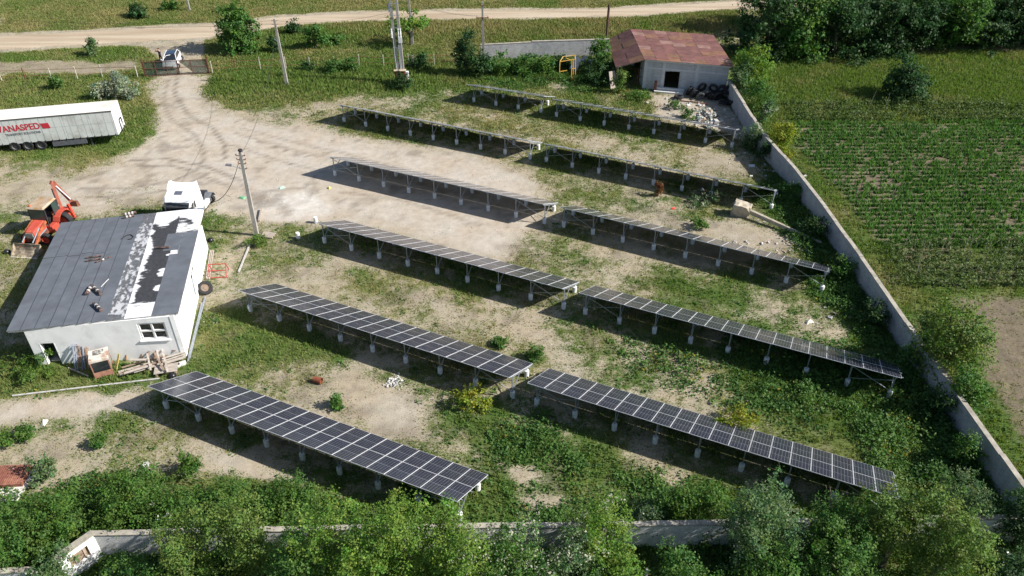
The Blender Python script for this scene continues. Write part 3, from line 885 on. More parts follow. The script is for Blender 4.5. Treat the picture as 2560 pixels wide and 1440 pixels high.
felt_roll((308, 540), (341, 534), 'felt roll lying near the rear edge of the grey roof', 0.13, 3)
felt_roll((310, 546), (336, 541), 'felt roll lying just below another at the roof rear edge', 0.10, 2)
felt_roll((216, 646), (254, 641), 'upper slim roll of the pair in the middle of the roof', 0.07, 0)
felt_roll((216, 654), (252, 648), 'lower slim roll of the pair in the middle of the roof', 0.07, 0)
felt_roll((240, 657), (277, 643), 'thin rolled strip lying aslant beside a pair of rolls', 0.06, 1)
felt_roll((217, 738), (230, 718), 'banded roll forming one leg of the V on the roof', 0.12, 2)
felt_roll((230, 717), (253, 738), 'banded roll touching the V from the other leg on the roof', 0.12, 2)
felt_roll((236, 762), (254, 779), 'single banded roll nearest the front eave', 0.12, 2)
felt_roll((387, 622), (424, 620), 'black roll at the edge of the worn white paint', 0.09, 0)
hz = at(262, 716, 2.85)
for (a, b), lab in ((((253, 718), (272, 699)), 'thin pale stick lying on the grey felt near the V of rolls'),):
    p, q = at(a[0], a[1], 2.95), at(b[0], b[1], 2.85)
    p.z, q.z = roofz(p.x, p.y) + 0.03, roofz(q.x, q.y) + 0.03
    tag(MB().bar(p, q, 0.04, 0.03).build('stick', CONC_L), lab, 'stick')
hose = MB()
pts = [(300, 590), (306, 584), (314, 579), (324, 578), (331, 584), (326, 591), (317, 592)]
ph = []
for px in pts:
    p = at(px[0], px[1], 2.6); p.z = roofz(p.x, p.y) + 0.035; ph.append(p)
for a, b in zip(ph[:-1], ph[1:]): hose.tube(a, b, 0.035, n=6)
tag(hose.build('hose', BLACK), 'loop of black hose lying on the grey felt roof', 'hose')

# ------------------------------------------------------------------ boundary walls
def brickmat(name, c1, c2, mort, sc=1.0):
    m_ = bpy.data.materials.new(name)
    global N, L, TC
    nt_, N, L, b_ = nodes_of(m_)
    TC = N.new('ShaderNodeTexCoord').outputs['Object']
    bt = N.new('ShaderNodeTexBrick'); bt.inputs['Color1'].default_value = (*c1, 1); bt.inputs['Color2'].default_value = (*c2, 1); bt.inputs['Mortar'].default_value = (*mort, 1)
    bt.inputs['Scale'].default_value = sc; bt.inputs['Brick Width'].default_value = 0.4; bt.inputs['Row Height'].default_value = 0.2; bt.inputs['Mortar Size'].default_value = 0.014
    sx = N.new('ShaderNodeSeparateXYZ'); L.new(TC, sx.inputs[0])
    cx = N.new('ShaderNodeCombineXYZ'); L.new(mth('ADD', sx.outputs[0], sx.outputs[1]), cx.inputs[0]); L.new(sx.outputs[2], cx.inputs[1])
    L.new(cx.outputs[0], bt.inputs['Vector'])
    c_ = mixc(mrange(noise(1.1, 7, 0.7), 0.42, 0.66, 0, 0.75), bt.outputs[0], mort)
    c_ = mixc(mrange(noise(5, 6, 0.75), 0.52, 0.72, 0, 0.5), c_, tuple(x * 0.55 for x in c1))
    mpw = N.new('ShaderNodeMapping'); mpw.inputs['Scale'].default_value = (1, 1, .12); L.new(TC, mpw.inputs[0])
    c_ = mixc(mrange(noise(1.6, 5, .7, mpw.outputs[0]), .52, .72, 0, .4), c_, tuple(x * .5 for x in c1))
    L.new(c_, b_.inputs['Base Color']); b_.inputs['Roughness'].default_value = 0.95
    bp_ = N.new('ShaderNodeBump'); bp_.inputs['Strength'].default_value = 0.5; bp_.inputs['Distance'].default_value = 0.02
    L.new(mth('ADD', mth('MULTIPLY', bt.outputs['Fac'], -1.0), noise(12, 5)), bp_.inputs['Height']); L.new(bp_.outputs[0], b_.inputs['Normal'])
    return m_


whiteblock = brickmat('whitewashed_block', (0.80, 0.81, 0.81), (0.70, 0.71, 0.71), (0.58, 0.57, 0.56))
greyblock = brickmat('grey_block', (0.38, 0.385, 0.40), (0.28, 0.28, 0.30), (0.48, 0.48, 0.48))
coping = M('wall_coping', (0.36, 0.33, 0.28), 0.95, 0.25, 2, bump=0.3, col2=(0.22, 0.2, 0.16), spot=0.6)


def boundary_wall(pts, h, label, mat, t=0.26, panels=True):
    r0 = empty('boundary_wall', (pts[0][0], pts[0][1], 0), 0, label, 'wall')
    O = Vector((pts[0][0], pts[0][1], 0))
    for i, (a, b) in enumerate(zip(pts[:-1], pts[1:])):
        a, b = Vector((a[0], a[1], 0)) - O, Vector((b[0], b[1], 0)) - O
        ln = (b - a).length
        k = max(1, round(ln / 3.0))
        e = (b - a).normalized()
        n = Vector((-e.y, e.x, 0)) * t / 2
        for j in range(k):
            p, q = a + e * (ln * j / k), a + e * (ln * (j + 1) / k)
            hh = h + random.uniform(-0.05, 0.05)
            z_ = Vector((0, 0, hh))
            MB().hexa([p - n - Vector((0, 0, .2)), q - n - Vector((0, 0, .2)), q + n - Vector((0, 0, .2)), p + n - Vector((0, 0, .2))], [p - n + z_, q - n + z_, q + n + z_, p + n + z_]).build('wall_panel', mat, r0)
            m2 = n * 1.22
            z2, z3 = Vector((0, 0, hh + 0.002)), Vector((0, 0, hh + 0.06 + random.uniform(0, .02)))
            MB().hexa([p - m2 + z2, q - m2 + z2, q + m2 + z2, p + m2 + z2], [p - m2 + z3, q - m2 + z3, q + m2 + z3, p + m2 + z3]).build('coping', coping, r0)
    return r0


boundary_wall([(24.45, 86.3), (24.8, 73), (25.9, 65.4), (26.5, 58.6), (26.95, 51), (27.3, 43), (27.65, 36.5), (27.95, 31), (28.15, 27.2)], 1.98, 'long grey block wall dividing the yard from the crop field', greyblock)
boundary_wall([(-21.9, 25.75), (-9.4, 26.05), (1, 26.25), (10.5, 26.4), (26.2, 26.75)], 1.88, 'whitewashed block wall running behind the bushes in front', whiteblock)
boundary_wall([(26.35, 26.75), (28.1, 26.2)], 1.86, 'short wall return at the far corner of the whitewashed wall', whiteblock)
boundary_wall([(-3.9, 97.7), (2.5, 98.6), (9.4, 99.2), (13.0, 99.5)], 2.0, 'pale grey block wall between the conifer and the barn', greyblock)
boundary_wall([(-28.5, 23.4), (-24.0, 23.7)], 1.7, 'low wall stub at the bottom edge beside dark bushes', whiteblock)
# gatepost block with an opening at the wall's end
gp = empty('wall_pillar', (-22.35, 25.0, 0), R(52), 'white wall end with a framed recess beside the bushes', 'wall')
MB().box(-1.0, -0.55, -0.16, 0.16, -0.1, 1.9).box(0.45, 0.95, -0.16, 0.16, -0.1, 1.9).box(-0.55, 0.45, -0.16, 0.16, 1.55, 1.9).box(-0.55, 0.45, -0.16, 0.16, -0.1, 0.7).build('pillar', plaster, gp)
MB().box(-0.55, 0.45, 0.0, 0.1, 0.7, 1.55).build('recess_panel', M('rusty_panel', (0.35, 0.27, 0.2), 0.8, 0.3, 5, col2=(0.2, 0.1, 0.06), spot=0.55), gp)
for x in (-0.3, 0.2):
    MB().box(x, x + 0.06, -0.06, 0.0, 0.7, 1.55).build('slat', WOOD, gp)
MB().box(-1.05, 1.0, -0.2, 0.2, 1.902, 1.98).build('coping', coping, gp)
for (u0, v0), (u1, v1), lab in (((276, 1402), (296, 1440), 'short white concrete stake among bushes below the wall end'), ((1600, 1380), (1612, 1440), 'pale concrete stake in the dark gap below the front wall'), ((2490, 1362), (2496, 1400), 'grey concrete stake near the dark corner in front')):
    b = at(u1, v1 + 20)
    tag(MB().hexa([(-.07, -.07, -.1), (.07, -.07, -.1), (.07, .07, -.1), (-.07, .07, -.1)], [(-.07, -.07, 1.45), (.07, -.07, 1.4), (.07, .07, 1.42), (-.07, .07, 1.47)]).build('concrete_stake', CONC_L, loc=b, rot=(0.05, -0.05, 0.3)), lab, 'stake')

# ------------------------------------------------------------------ barn with the rust-red roof
BN = empty('barn', (15.1, 88.3, 0), 0, 'grey block barn with a rust red sheet roof', 'barn')
O = BN.location
bf0, bf1 = at(1605, 221), at(1812, 239)
be = (bf1 - bf0).normalized(); bl = (bf1 - bf0).length
bn = at(1583, 72, 3.9) - at(1618, 147, 3.6); bn.z = 0
barnw = brickmat('barn_block', (0.50, 0.50, 0.52), (0.42, 0.42, 0.44), (0.56, 0.56, 0.57))
DEP, BH = bn.length - .9, 3.45
bn.normalize()


def bp3(s, d, z):
    return Vector((bf0.x, bf0.y, 0)) + be * s + bn * d + Vector((0, 0, z)) - O


def slab(mb_, s0, s1, d0, d1, z0, z1, mi=0):
    return mb_.hexa([bp3(s0, d0, z0), bp3(s1, d0, z0), bp3(s1, d1, z0), bp3(s0, d1, z0)], [bp3(s0, d0, z1), bp3(s1, d0, z1), bp3(s1, d1, z1), bp3(s0, d1, z1)], mi)


q0 = onwall(1664, 215, bf0, bf1); q1 = onwall(1697, 180, bf0, bf1)
ds0, ds1, dz0, dz1 = q0[0] - .22, q1[0] + .2, 0.30, 2.38
mw = MB()
slab(mw, 0, ds0, 0, 0.3, -0.1, BH); slab(mw, ds1, bl, 0, 0.3, -0.1, BH); slab(mw, ds0, ds1, 0, 0.3, -0.1, dz0); slab(mw, ds0, ds1, 0, 0.3, dz1, BH)
mw.build('front_wall', barnw, BN)
slab(MB(), bl - 0.3, bl, 0.3, DEP, -0.1, BH).build('side_wall', barnw, BN)
slab(MB(), 0, bl, DEP, DEP + 0.3, -0.1, BH).build('rear_wall', barnw, BN)
mw = MB(); slab(mw, 0, 0.3, 0.3, 2.0, -0.1, BH); slab(mw, 0, 0.3, 7.0, DEP, -0.1, BH); slab(mw, 0, 0.3, 2.0, 7.0, 2.6, BH)
mw.build('side_wall', barnw, BN)
frm = M('barn_frame', (.60, .60, .61), .9, .12, 3, bump=.2)
for s0_, s1_, z0_, z1_ in ((0.0, .35, 0, BH - .03), (2.1, 2.4, 0, BH - .03), (bl * .62, bl * .62 + .3, 0, BH - .03), (.36, 2.09, 2.45, 2.62), (2.41, bl * .62 - .01, 2.45, 2.62), (bl * .62 + .31, bl - .05, 2.45, 2.62)):
    slab(MB(), s0_, s1_, -.02, .05, z0_, z1_).build('wall_frame', frm, BN)
# jagged edge of the knocked-out doorway
for k in range(7):
    s_ = ds0 + (ds1 - ds0) * k / 7
    slab(MB(), s_ + 0.01, s_ + (ds1 - ds0) / 7 - .01, 0.02, 0.28, dz1 - random.uniform(0.03, 0.14), dz1 + 0.01).build('broken_block', barnw, BN)
mwb = MB(); slab(mwb, -0.05, bl + 0.1, -0.35, 0.0, BH - 0.02, BH + 0.12); mwb.build('eaves_beam', M('eaves_white', (0.62, 0.62, 0.61), 0.8, 0.12, 2), BN)
rfz = BH + 0.14
# roof sheets
sheetA = [M('roof_sheet_%d' % i, c_, 0.75, 0.22, 1.5, bump=0.1, col2=c2_, spot=0.56) for i, (c_, c2_) in enumerate((((0.185, 0.083, 0.072), (0.14, 0.068, 0.06)), ((0.25, 0.145, 0.122), (0.2, 0.105, 0.088)), ((0.15, 0.07, 0.062), (0.19, 0.09, 0.075)), ((0.21, 0.105, 0.066), (0.165, 0.11, 0.06))))]
rfo = empty('roof', (0, 0, 0)); rfo.parent = BN
cols_n, rows_n = 7, 9
S0, S1, D0, D1 = -0.15, bl + 0.35, -0.45, DEP + 0.6
TW = (S1 - S0) / cols_n; TD = (D1 - D0) / rows_n
rr_ = random.Random(5)
for i in range(cols_n):
    for j in range(rows_n):
        off = (0.5 * TD if i % 2 else 0)
        a, b = D0 + j * TD - (off if j else 0), D0 + (j + 1) * TD - (off if j < rows_n - 1 else 0)
        if b - a < 0.05: continue
        s_, e2 = S0 + i * TW, S0 + (i + 1) * TW + 0.06
        z_a, z_b = rfz + 0.30 * (a - D0) / (D1 - D0), rfz + 0.30 * (b - D0) / (D1 - D0)
        lift = 0.012 * (i % 2) + 0.01 * (j % 2) + rr_.uniform(0, .015)
        mb_ = MB().hexa([bp3(s_, a, z_a + lift), bp3(e2, a, z_a + lift), bp3(e2, b + .08, z_b + lift), bp3(s_, b + .08, z_b + lift)],
                        [bp3(s_, a, z_a + lift + .02), bp3(e2, a, z_a + lift + .02), bp3(e2, b + .08, z_b + lift + .02), bp3(s_, b + .08, z_b + lift + .02)])
        mb_.build('roof_sheet', sheetA[rr_.choices((0, 1, 2, 3), (5, 2, 3, 1))[0]], rfo)
ln0, ln1 = at(1541, 169, 2.35) - O, at(1518, 100, 2.35) - O
hn0, hn1 = bp3(S0, D0, rfz - 0.01), bp3(S0, D1, rfz + 0.28)
for i in range(2):
    for j in range(6):
        def lp(t, w):
            a = hn0 + (hn1 - hn0) * w; b = ln0 + (ln1 - ln0) * w
            return a + (b - a) * t
        t0, t1, w0, w1 = i / 2, (i + 1) / 2 + 0.02, j / 6, (j + 1) / 6 + 0.01
        dz = Vector((0, 0, 0.015 * ((i + j) % 2) + 0.012 * (1 - i)))
        lo = [lp(t0, w0) + dz, lp(t1, w0) + dz, lp(t1, w1) + dz, lp(t0, w1) + dz]
        MB().hexa(lo, [p + Vector((0, 0, 0.02)) for p in lo]).build('roof_sheet', sheetA[rr_.choices((0, 2, 3), (3, 2, 4))[0]], rfo)
for w in (0.03, 0.5, 0.97):
    p = ln0 + (ln1 - ln0) * w
    MB().bar((p.x + 0.25, p.y, -0.1), (p.x + 0.25, p.y, 2.38), 0.16, 0.16).build('lean_to_post', WOOD, BN)
    a = hn0 + (hn1 - hn0) * w
    MB().bar((a.x, a.y, a.z - 0.1), (p.x + .1, p.y, p.z - 0.08), 0.1, 0.14).build('lean_to_rafter', WOOD, BN)
rs = empty('rubble_rack', at(1590, 215), R(20), 'dark red metal rack leaning in the shade of the barn lean-to', 'rack')
for a, b in (((0, 0, 0), (.3, .2, 2.0)), ((1.6, 0, 0), (1.9, .2, 2.0)), ((.3, .2, 2.0), (1.9, .2, 2.0)), ((.15, .1, 1.0), (1.75, .1, 1.0)), ((0.9, 0, 0), (1.1, .2, 2.0))):
    MB().bar(a, b, 0.07).build('bar', RUST, rs)
st = empty('doorstep', bp3((ds0 + ds1) / 2 - .1, -0.55, 0) + O, math.atan2(be.y, be.x), 'two pale concrete beams lying below the broken barn doorway', 'step')
MB().box(-1.75, 1.5, 0.1, 0.45, 0, 0.42).build('beam', CONC_L, st); MB().box(-1.9, 1.4, -0.42, 0.0, 0, 0.2).build('beam', CONC_L, st)
tag(MB().box(-.13, .13, -.12, .12, 0, 1.25).build('iron_post', RUST, loc=at(1637, 228)), 'stubby rusty post left of the barn doorway', 'post')
hs_ = empty('radiator', at(1707, 228), 0.2, 'red ribbed radiator standing right of the barn doorway', 'radiator')
for k in range(5): MB().box(-.3 + k * .13, -.2 + k * .13, -.06, .06, 0, 1.5 + .05 * (k % 2)).build('rib', RUST, hs_)
tag(MB().bar((0, 0, 0), (0.15, 0.5, 2.6), 0.16, 0.12).build('wooden_post', WOOD, loc=at(1722, 230)), 'tall dark wooden post leaning on the barn wall', 'post')
tag(MB().bar((0, 0, 0), (0.3, 0.6, 2.2), 0.1, 0.1).build('wooden_post', WOOD, loc=at(1733, 228)), 'thin wooden post leaning just left of the tyre heap', 'post')
sl = empty('white_board', at(1535, 222), 0.5, 'pale board leaning on the ivy post of the lean-to', 'board')
MB().hexa([(-.5, -.1, 0), (.5, -.1, 0), (.5, 0, 0), (-.5, 0, 0)], [(-.45, .6, 1.9), (.35, .6, 1.9), (.35, .7, 1.9), (-.45, .7, 1.9)]).build('sheet', WOOD, sl)
# ------------------------------------------------------------------ wheels
def tyre_mesh(name, r, w, rim=None, rimcol=None, n=24):
    mb_ = MB().lathe([(r * .58, -w * .42), (r * .70, -w * .5), (r * .92, -w * .5), (r, -w * .36), (r, w * .36), (r * .92, w * .5), (r * .70, w * .5), (r * .58, w * .42), (r * .58, -w * .42)], n, 'y')
    return mb_.mesh(name, BLACK, smooth=False)


def rim_mesh(name, r, w, mat, n=20):
    return MB().lathe([(0, -w * .2), (r * .2, -w * .22), (r * .25, -w * .1), (r * .5, -w * .12), (r * .6, -w * .44), (r * .6, w * .44), (r * .5, w * .3), (0, w * .3)], n, 'y').mesh(name, mat)


TYRE_T, RIM_T = tyre_mesh('tyre', 0.52, 0.36), rim_mesh('rim', 0.52, 0.36, M('rim_dusty', (0.10, 0.10, 0.10), 0.6, 0.2, 6))
RIM_W = rim_mesh('rim', 0.52, 0.36, M('rim_white', (0.7, 0.7, 0.7), 0.5, 0.1, 6))
RIM_R = rim_mesh('rim', 0.5, 0.36, M('rim_red', (0.55, 0.07, 0.04), 0.55, 0.2, 6))
TYRE_C, RIM_C = tyre_mesh('tyre', 0.33, 0.22), rim_mesh('rim', 0.33, 0.22, ALU)


def wheel(parent, loc, tyre, rim, flip=False, rot=0.0):
    w = empty('wheel', loc); w.parent = parent
    w.rotation_euler = (0, 0, rot + (math.pi if flip else 0))
    link_mesh('tyre', tyre, w); link_mesh('rim', rim, w)
    return w


def text_mesh(s, size, mat, name, extrude=0.004, shear=0.0, offset=0.0):
    cu = bpy.data.curves.new(name, 'FONT')
    cu.body = s; cu.size = size; cu.extrude = extrude; cu.shear = shear; cu.offset = offset
    to = bpy.data.objects.new(name, cu); COL.objects.link(to)
    dg = bpy.context.evaluated_depsgraph_get(); dg.update()
    me_ = bpy.data.meshes.new_from_object(to.evaluated_get(dg))
    bpy.data.objects.remove(to, do_unlink=True)
    me_.materials.clear(); me_.materials.append(mat)
    return me_


# ------------------------------------------------------------------ curtain-side semitrailer
TA, TB = at(42, 379), at(106.5, 375)
te = (TB - TA).normalized()
TR = empty('semitrailer', TA, math.atan2(te.y, te.x), 'dirty white curtain-side semitrailer standing in the grass', 'trailer')
curt = M('curtain_white', (0.60, 0.63, 0.62), 0.55, 0.08, 0.9, bump=0.15, bscale=3, col2=(0.43, 0.44, 0.41), spot=0.55)
troof = M('trailer_roof', (0.74, 0.71, 0.65), 0.7, 0.06, 0.6, col2=(0.62, 0.58, 0.51), spot=0.6)
darkm = M('trailer_dark', (0.05, 0.055, 0.065), 0.6, 0.3, 4)
x0, x1, tw = -3.4, 10.1, 2.52
zb0, zb1, zt0, zt1 = 0.72, 1.18, 3.38, 3.80      # floor and roof drop towards the rear


def tz(x, lo, hi): return lo + (hi - lo) * (x - x0) / (x1 - x0)


segs = [x0, -1.2, 0.9, 3.1, 5.3, 7.6, x1 - 0.12]
for k, (a, b) in enumerate(zip(segs[:-1], segs[1:])):
    ins = 0.012
    for yy0, yy1 in ((0, 0.05), (tw - 0.05, tw)):
        MB().hexa([(a + ins, yy0, tz(a, zb0, zb1)), (b - ins, yy0, tz(b, zb0, zb1)), (b - ins, yy1, tz(b, zb0, zb1)), (a + ins, yy1, tz(a, zb0, zb1))],
                  [(a + ins, yy0, tz(a, zt0, zt1) - .12), (b - ins, yy0, tz(b, zt0, zt1) - .12), (b - ins, yy1, tz(b, zt0, zt1) - .12), (a + ins, yy1, tz(a, zt0, zt1) - .12)]).build('curtain_panel', curt, TR)
MB().hexa([(x0, -.01, tz(x0, zt0, zt1) - .04), (x1, -.01, zt1 - .04), (x1, tw + .01, zt1 - .04), (x0, tw + .01, tz(x0, zt0, zt1) - .04)],
          [(x0, .05, tz(x0, zt0, zt1) + .02), (x1, .05, zt1 + .02), (x1, tw - .05, zt1 + .02), (x0, tw - .05, tz(x0, zt0, zt1) + .02)]).build('roof_cover', troof, TR)
MB().bar((x0, -0.015, tz(x0, zt0, zt1) - .09), (x1, -0.015, zt1 - .09), 0.05, 0.1).build('roof_rail', darkm, TR)
MB().hexa([(x1 - .1, .0, zb1 - .02), (x1, 0, zb1 - .02), (x1, tw, zb1 - .02), (x1 - .1, tw, zb1 - .02)], [(x1 - .1, 0, zt1 - .045), (x1, 0, zt1 - .045), (x1, tw, zt1 - .045), (x1 - .1, tw, zt1 - .045)]).build('front_bulkhead', M('bulkhead_white', (0.80, 0.81, 0.82), 0.5, 0.04, 1), TR)
MB().box(x0 - .04, x0 + .04, 0, tw, zb0, zt0 - .05).build('rear_doors', WHITEP, TR)
MB().hexa([(x0, .25, .55), (x1 - .3, .25, .95), (x1 - .3, tw - .25, .95), (x0, tw - .25, .55)], [(x0, .1, zb0 - .01), (x1, .1, zb1 - .01), (x1, tw - .1, zb1 - .01), (x0, tw - .1, zb0 - .01)]).build('chassis', darkm, TR)
MB().hexa([(3.6, -.02, .32), (6.9, -.02, .45), (6.9, .06, .45), (3.6, .06, .32)], [(3.6, .02, .80), (6.9, .02, .95), (6.9, .1, .95), (3.6, .1, .8)]).build('side_guard', M('guard_grey', (0.10, 0.105, 0.12), 0.5, 0.2, 3), TR)
for a in ((3.6, .02, .80), (3.6, -.02, .33)):
    pass
for yy in (0.35, tw - .35):
    MB().box(7.15, 7.3, yy - .07, yy + .07, 0.0, 1.0).box(7.0, 7.45, yy - .15, yy + .15, -.05, 0.03).build('landing_leg', darkm, TR)
for k in range(3):
    for yy, fl2 in ((0.16, False), (tw - 0.16, True)):
        wheel(TR, (k * 1.23, yy, 0.52), TYRE_T, RIM_T, fl2)
for k in range(3):
    MB().tube((k * 1.23, .2, .52), (k * 1.23, tw - .2, .52), 0.07).build('axle', darkm, TR)
for k in range(20):
    x = x0 + 0.35 + k * 0.68
    if x > x1 - .2: break
    z = tz(x, zb0, zb1)
    MB().bar((x, -.02, z - .10), (x, -.02, z + .12), 0.05, 0.03, up=(0, 1, 0)).build('strap_buckle', darkm, TR)
    MB().bar((x, -.008, z + .12), (x, -.008, tz(x, zt0, zt1) - .2), 0.012, 0.006, up=(0, 1, 0)).build('curtain_strap', M('strap_grey', (0.38, 0.39, 0.4), 0.7, 0.1, 3), TR)
for zf in (0.52, ):
    MB().bar((x0, -.006, tz(x0, zb0, zb1) * (1 - zf) + tz(x0, zt0, zt1) * zf), (x1, -.006, zb1 * (1 - zf) + zt1 * zf), 0.006, 0.016, up=(0, 0, 1)).build('curtain_seam', MATS['strap_grey'], TR)
gf = empty('hose_bracket', (x1 + .02, tw * .62, zb1 + .3)); gf.parent = TR
for p, q in (((0, -.4, -.5), (0, -.4, .75)), ((0, .3, -.5), (0, .3, .75)), ((0, -.4, .75), (0, .3, .75))):
    MB().bar(p, q, 0.1, 0.14).build('bracket_bar', BLACKP, gf)
MB().box(0, .06, -.3, .2, -.3, 0.2).build('socket_panel', M('socket_grey', (.5, .5, .52), .5), gf)
redm = M('logo_red', (0.50, 0.03, 0.05), 0.6, 0.08, 2)
greym = M('logo_grey', (0.16, 0.17, 0.19), 0.6, 0.08, 2)
tilt = math.atan2(zb1 - zb0, x1 - x0)
for s_, size, mat_, nm, x, z, tgt, off in (('VANASPED', 0.9, redm, 'lettering', -0.98, 2.12, 4.05, 0.018), ('TRANSPORT SOLUTIONS', 0.33, greym, 'lettering', -0.42, 1.70, 3.35, 0.006)):
    me_ = text_mesh(s_, size, mat_, nm, offset=off)
    xs = [v.co.x for v in me_.vertices]; w_ = max(xs) - min(xs)
    for v in me_.vertices: v.co.x *= tgt / w_
    o = link_mesh(nm, me_, TR, (x, -.012, z), (math.pi / 2, 0, 0))
    o.rotation_euler = (math.pi / 2, -tilt - 0.015, 0)
lz = 2.28
MB().hexa([(3.25, -.018, lz), (3.98, -.018, lz + .03), (3.98, -.006, lz + .03), (3.25, -.006, lz)], [(3.12, -.018, lz + .55), (3.88, -.018, lz + .58), (3.88, -.006, lz + .58), (3.12, -.006, lz + .55)]).build('logo_block', redm, TR)

# ------------------------------------------------------------------ white tractor unit behind the building
TK = empty('tractor_truck', (-28.05, 60.7, 0), R(-2.5), 'white tractor unit with a roof spoiler behind the white building', 'truck')
cabm = M('truck_white', (0.86, 0.87, 0.88), 0.28, 0.03, 1, coat=0.4)
TK.scale = (.93, .93, .84)
TK.location.x -= .15; TK.location.y -= .35
# local: front towards -y, width along x
W2 = 1.2


def xs_poly(mb_, prof, w0=-W2, w1=W2, mi=0): return mb_.prism(prof, w0, w1, mi, 'yz')


cab = MB()
xs_poly(cab, [(-2.35, .55), (-2.38, 1.75), (-2.2, 1.80), (-2.05, 2.75), (-1.75, 3.32), (-.75, 3.62), (-.15, 3.62), (-.1, .9)])
cab.build('cab', cabm, TK, bevel=0.09)
scr = MB().hexa([(-1.08, -2.40, 1.78), (1.08, -2.40, 1.78), (1.08, -2.3, 1.78), (-1.08, -2.3, 1.78)], [(-1.0, -2.15, 2.72), (1.0, -2.15, 2.72), (1.0, -2.05, 2.72), (-1.0, -2.05, 2.72)])
scr.build('windscreen', GLASSD, TK)
MB().hexa([(-1.15, -2.42, 2.58), (1.15, -2.42, 2.58), (1.15, -2.0, 2.75), (-1.15, -2.0, 2.75)], [(-1.15, -2.40, 2.72), (1.15, -2.40, 2.72), (1.15, -2.0, 2.88), (-1.15, -2.0, 2.88)]).build('sun_visor', M('visor', (0.05, 0.055, 0.06), 0.3), TK)
MB().hexa([(-.35, -1.45, 3.43), (.35, -1.45, 3.43), (.35, -1.0, 3.56), (-.35, -1.0, 3.56)], [(-.35, -1.45, 3.46), (.35, -1.45, 3.46), (.35, -1.0, 3.59), (-.35, -1.0, 3.59)]).build('roof_hatch', M('hatch_blue', (0.12, 0.13, 0.17), 0.3), TK)
sp_ = MB()
for k in range(8):
    a, b = -1.22 + k * 2.44 / 8, -1.22 + (k + 1) * 2.44 / 8
    za, zb_ = 3.95 + .16 * (a / 1.22) ** 2, 3.95 + .16 * (b / 1.22) ** 2
    sp_.hexa([(a, -.85, 3.58), (b, -.85, 3.58), (b, -.05, 3.6), (a, -.05, 3.6)], [(a, -.18, za), (b, -.18, zb_), (b, .02, zb_), (a, .02, za)])
sp_.build('roof_spoiler', cabm, TK)
for sx in (-1, 1):
    MB().hexa([(sx * 1.2, -.15, .9), (sx * 1.23, -.15, .9), (sx * 1.2, .75, .9), (sx * 1.17, .75, .9)], [(sx * 1.2, -.15, 4.0), (sx * 1.23, -.15, 4.0), (sx * 1.2, .35, 4.0), (sx * 1.17, .35, 4.0)]).build('side_fairing', cabm, TK)
    MB().hexa([(sx * 1.205, -2.05, 1.72), (sx * 1.215, -2.05, 1.72), (sx * 1.215, -.95, 1.85), (sx * 1.205, -.95, 1.85)], [(sx * 1.205, -1.85, 2.55), (sx * 1.215, -1.85, 2.55), (sx * 1.215, -1.0, 2.6), (sx * 1.205, -1.0, 2.6)]).build('side_window', GLASSD, TK)
    MB().bar((sx * 1.22, -1.55, 1.7), (sx * 1.22, -1.35, 2.62), 0.05, 0.03, up=(1, 0, 0)).build('window_post', cabm, TK)
    mr_ = MB().box(sx * 1.32 - .1, sx * 1.32 + .1, -2.2, -2.08, 1.75, 2.45); mr_.build('mirror', BLACKP, TK)
    MB().box(sx * 1.05 - .22, sx * 1.05 + .22, .6, 1.9, .45, 1.0).build('fuel_tank', ALU, TK, bevel=0.1)
    wheel(TK, (sx * 1.03, -1.35, .52), TYRE_T, RIM_W, sx > 0)
    wheel(TK, (sx * .98, 2.45, .52), TYRE_T, RIM_W, sx > 0)
    fd = MB()
    for k in range(6):
        t0_, t1_ = math.pi * (k / 6), math.pi * ((k + 1) / 6)
        p0 = (2.45 + .66 * math.cos(t0_), .55 + .62 * math.sin(t0_)); p1 = (2.45 + .66 * math.cos(t1_), .55 + .62 * math.sin(t1_))
        fd.hexa([(sx * .98 - .33, p0[0], p0[1]), (sx * .98 + .33, p0[0], p0[1]), (sx * .98 + .33, p1[0], p1[1]), (sx * .98 - .33, p1[0], p1[1])],
                [(sx * .98 - .33, p0[0], p0[1] + .03), (sx * .98 + .33, p0[0], p0[1] + .03), (sx * .98 + .33, p1[0], p1[1] + .03), (sx * .98 - .33, p1[0], p1[1] + .03)])
    fd.build('mudguard', M('mudguard_grey', (.16, .17, .19), .6, .2, 3), TK)
MB().box(-.45, .45, -2.0, 3.5, .62, .92).build('chassis', darkm, TK)
MB().box(-.5, .5, 1.9, 2.9, .95, 1.12).build('fifth_wheel', BLACKP, TK)
MB().box(-1.2, 1.2, -2.45, -2.2, .3, .75).build('bumper', M('bumper_grey', (.3, .3, .31), .5), TK, bevel=.04)

# ------------------------------------------------------------------ red backhoe loader
BH_ = empty('backhoe_loader', (-39.3, 57.6, 0), R(-6), 'red backhoe loader with a front bucket beside the white building', 'digger')
redp = M('faded_red', (0.50, 0.085, 0.055), 0.5, 0.15, 2.5, col2=(0.42, 0.16, 0.08), spot=0.58)
orng = M('faded_orange', (0.46, 0.13, 0.05), 0.6, 0.2, 3, col2=(0.30, 0.08, 0.05), spot=0.52)
hood = MB().hexa([(-.42, -2.35, .85), (.42, -2.35, .85), (.48, -.75, .85), (-.48, -.75, .85)], [(-.36, -2.3, 1.48), (.36, -2.3, 1.48), (.46, -.75, 1.75), (-.46, -.75, 1.75)])
hood.build('bonnet', redp, BH_, bevel=.06)
MB().box(-.3, .3, -2.40, -2.34, .95, 1.4).build('grille', M('grille_grey', (.28, .27, .24), .6, .3, 12), BH_)
MB().box(-.5, .5, -2.3, 2.0, .55, .86).build('chassis', RUST, BH_)
cabf = MB()
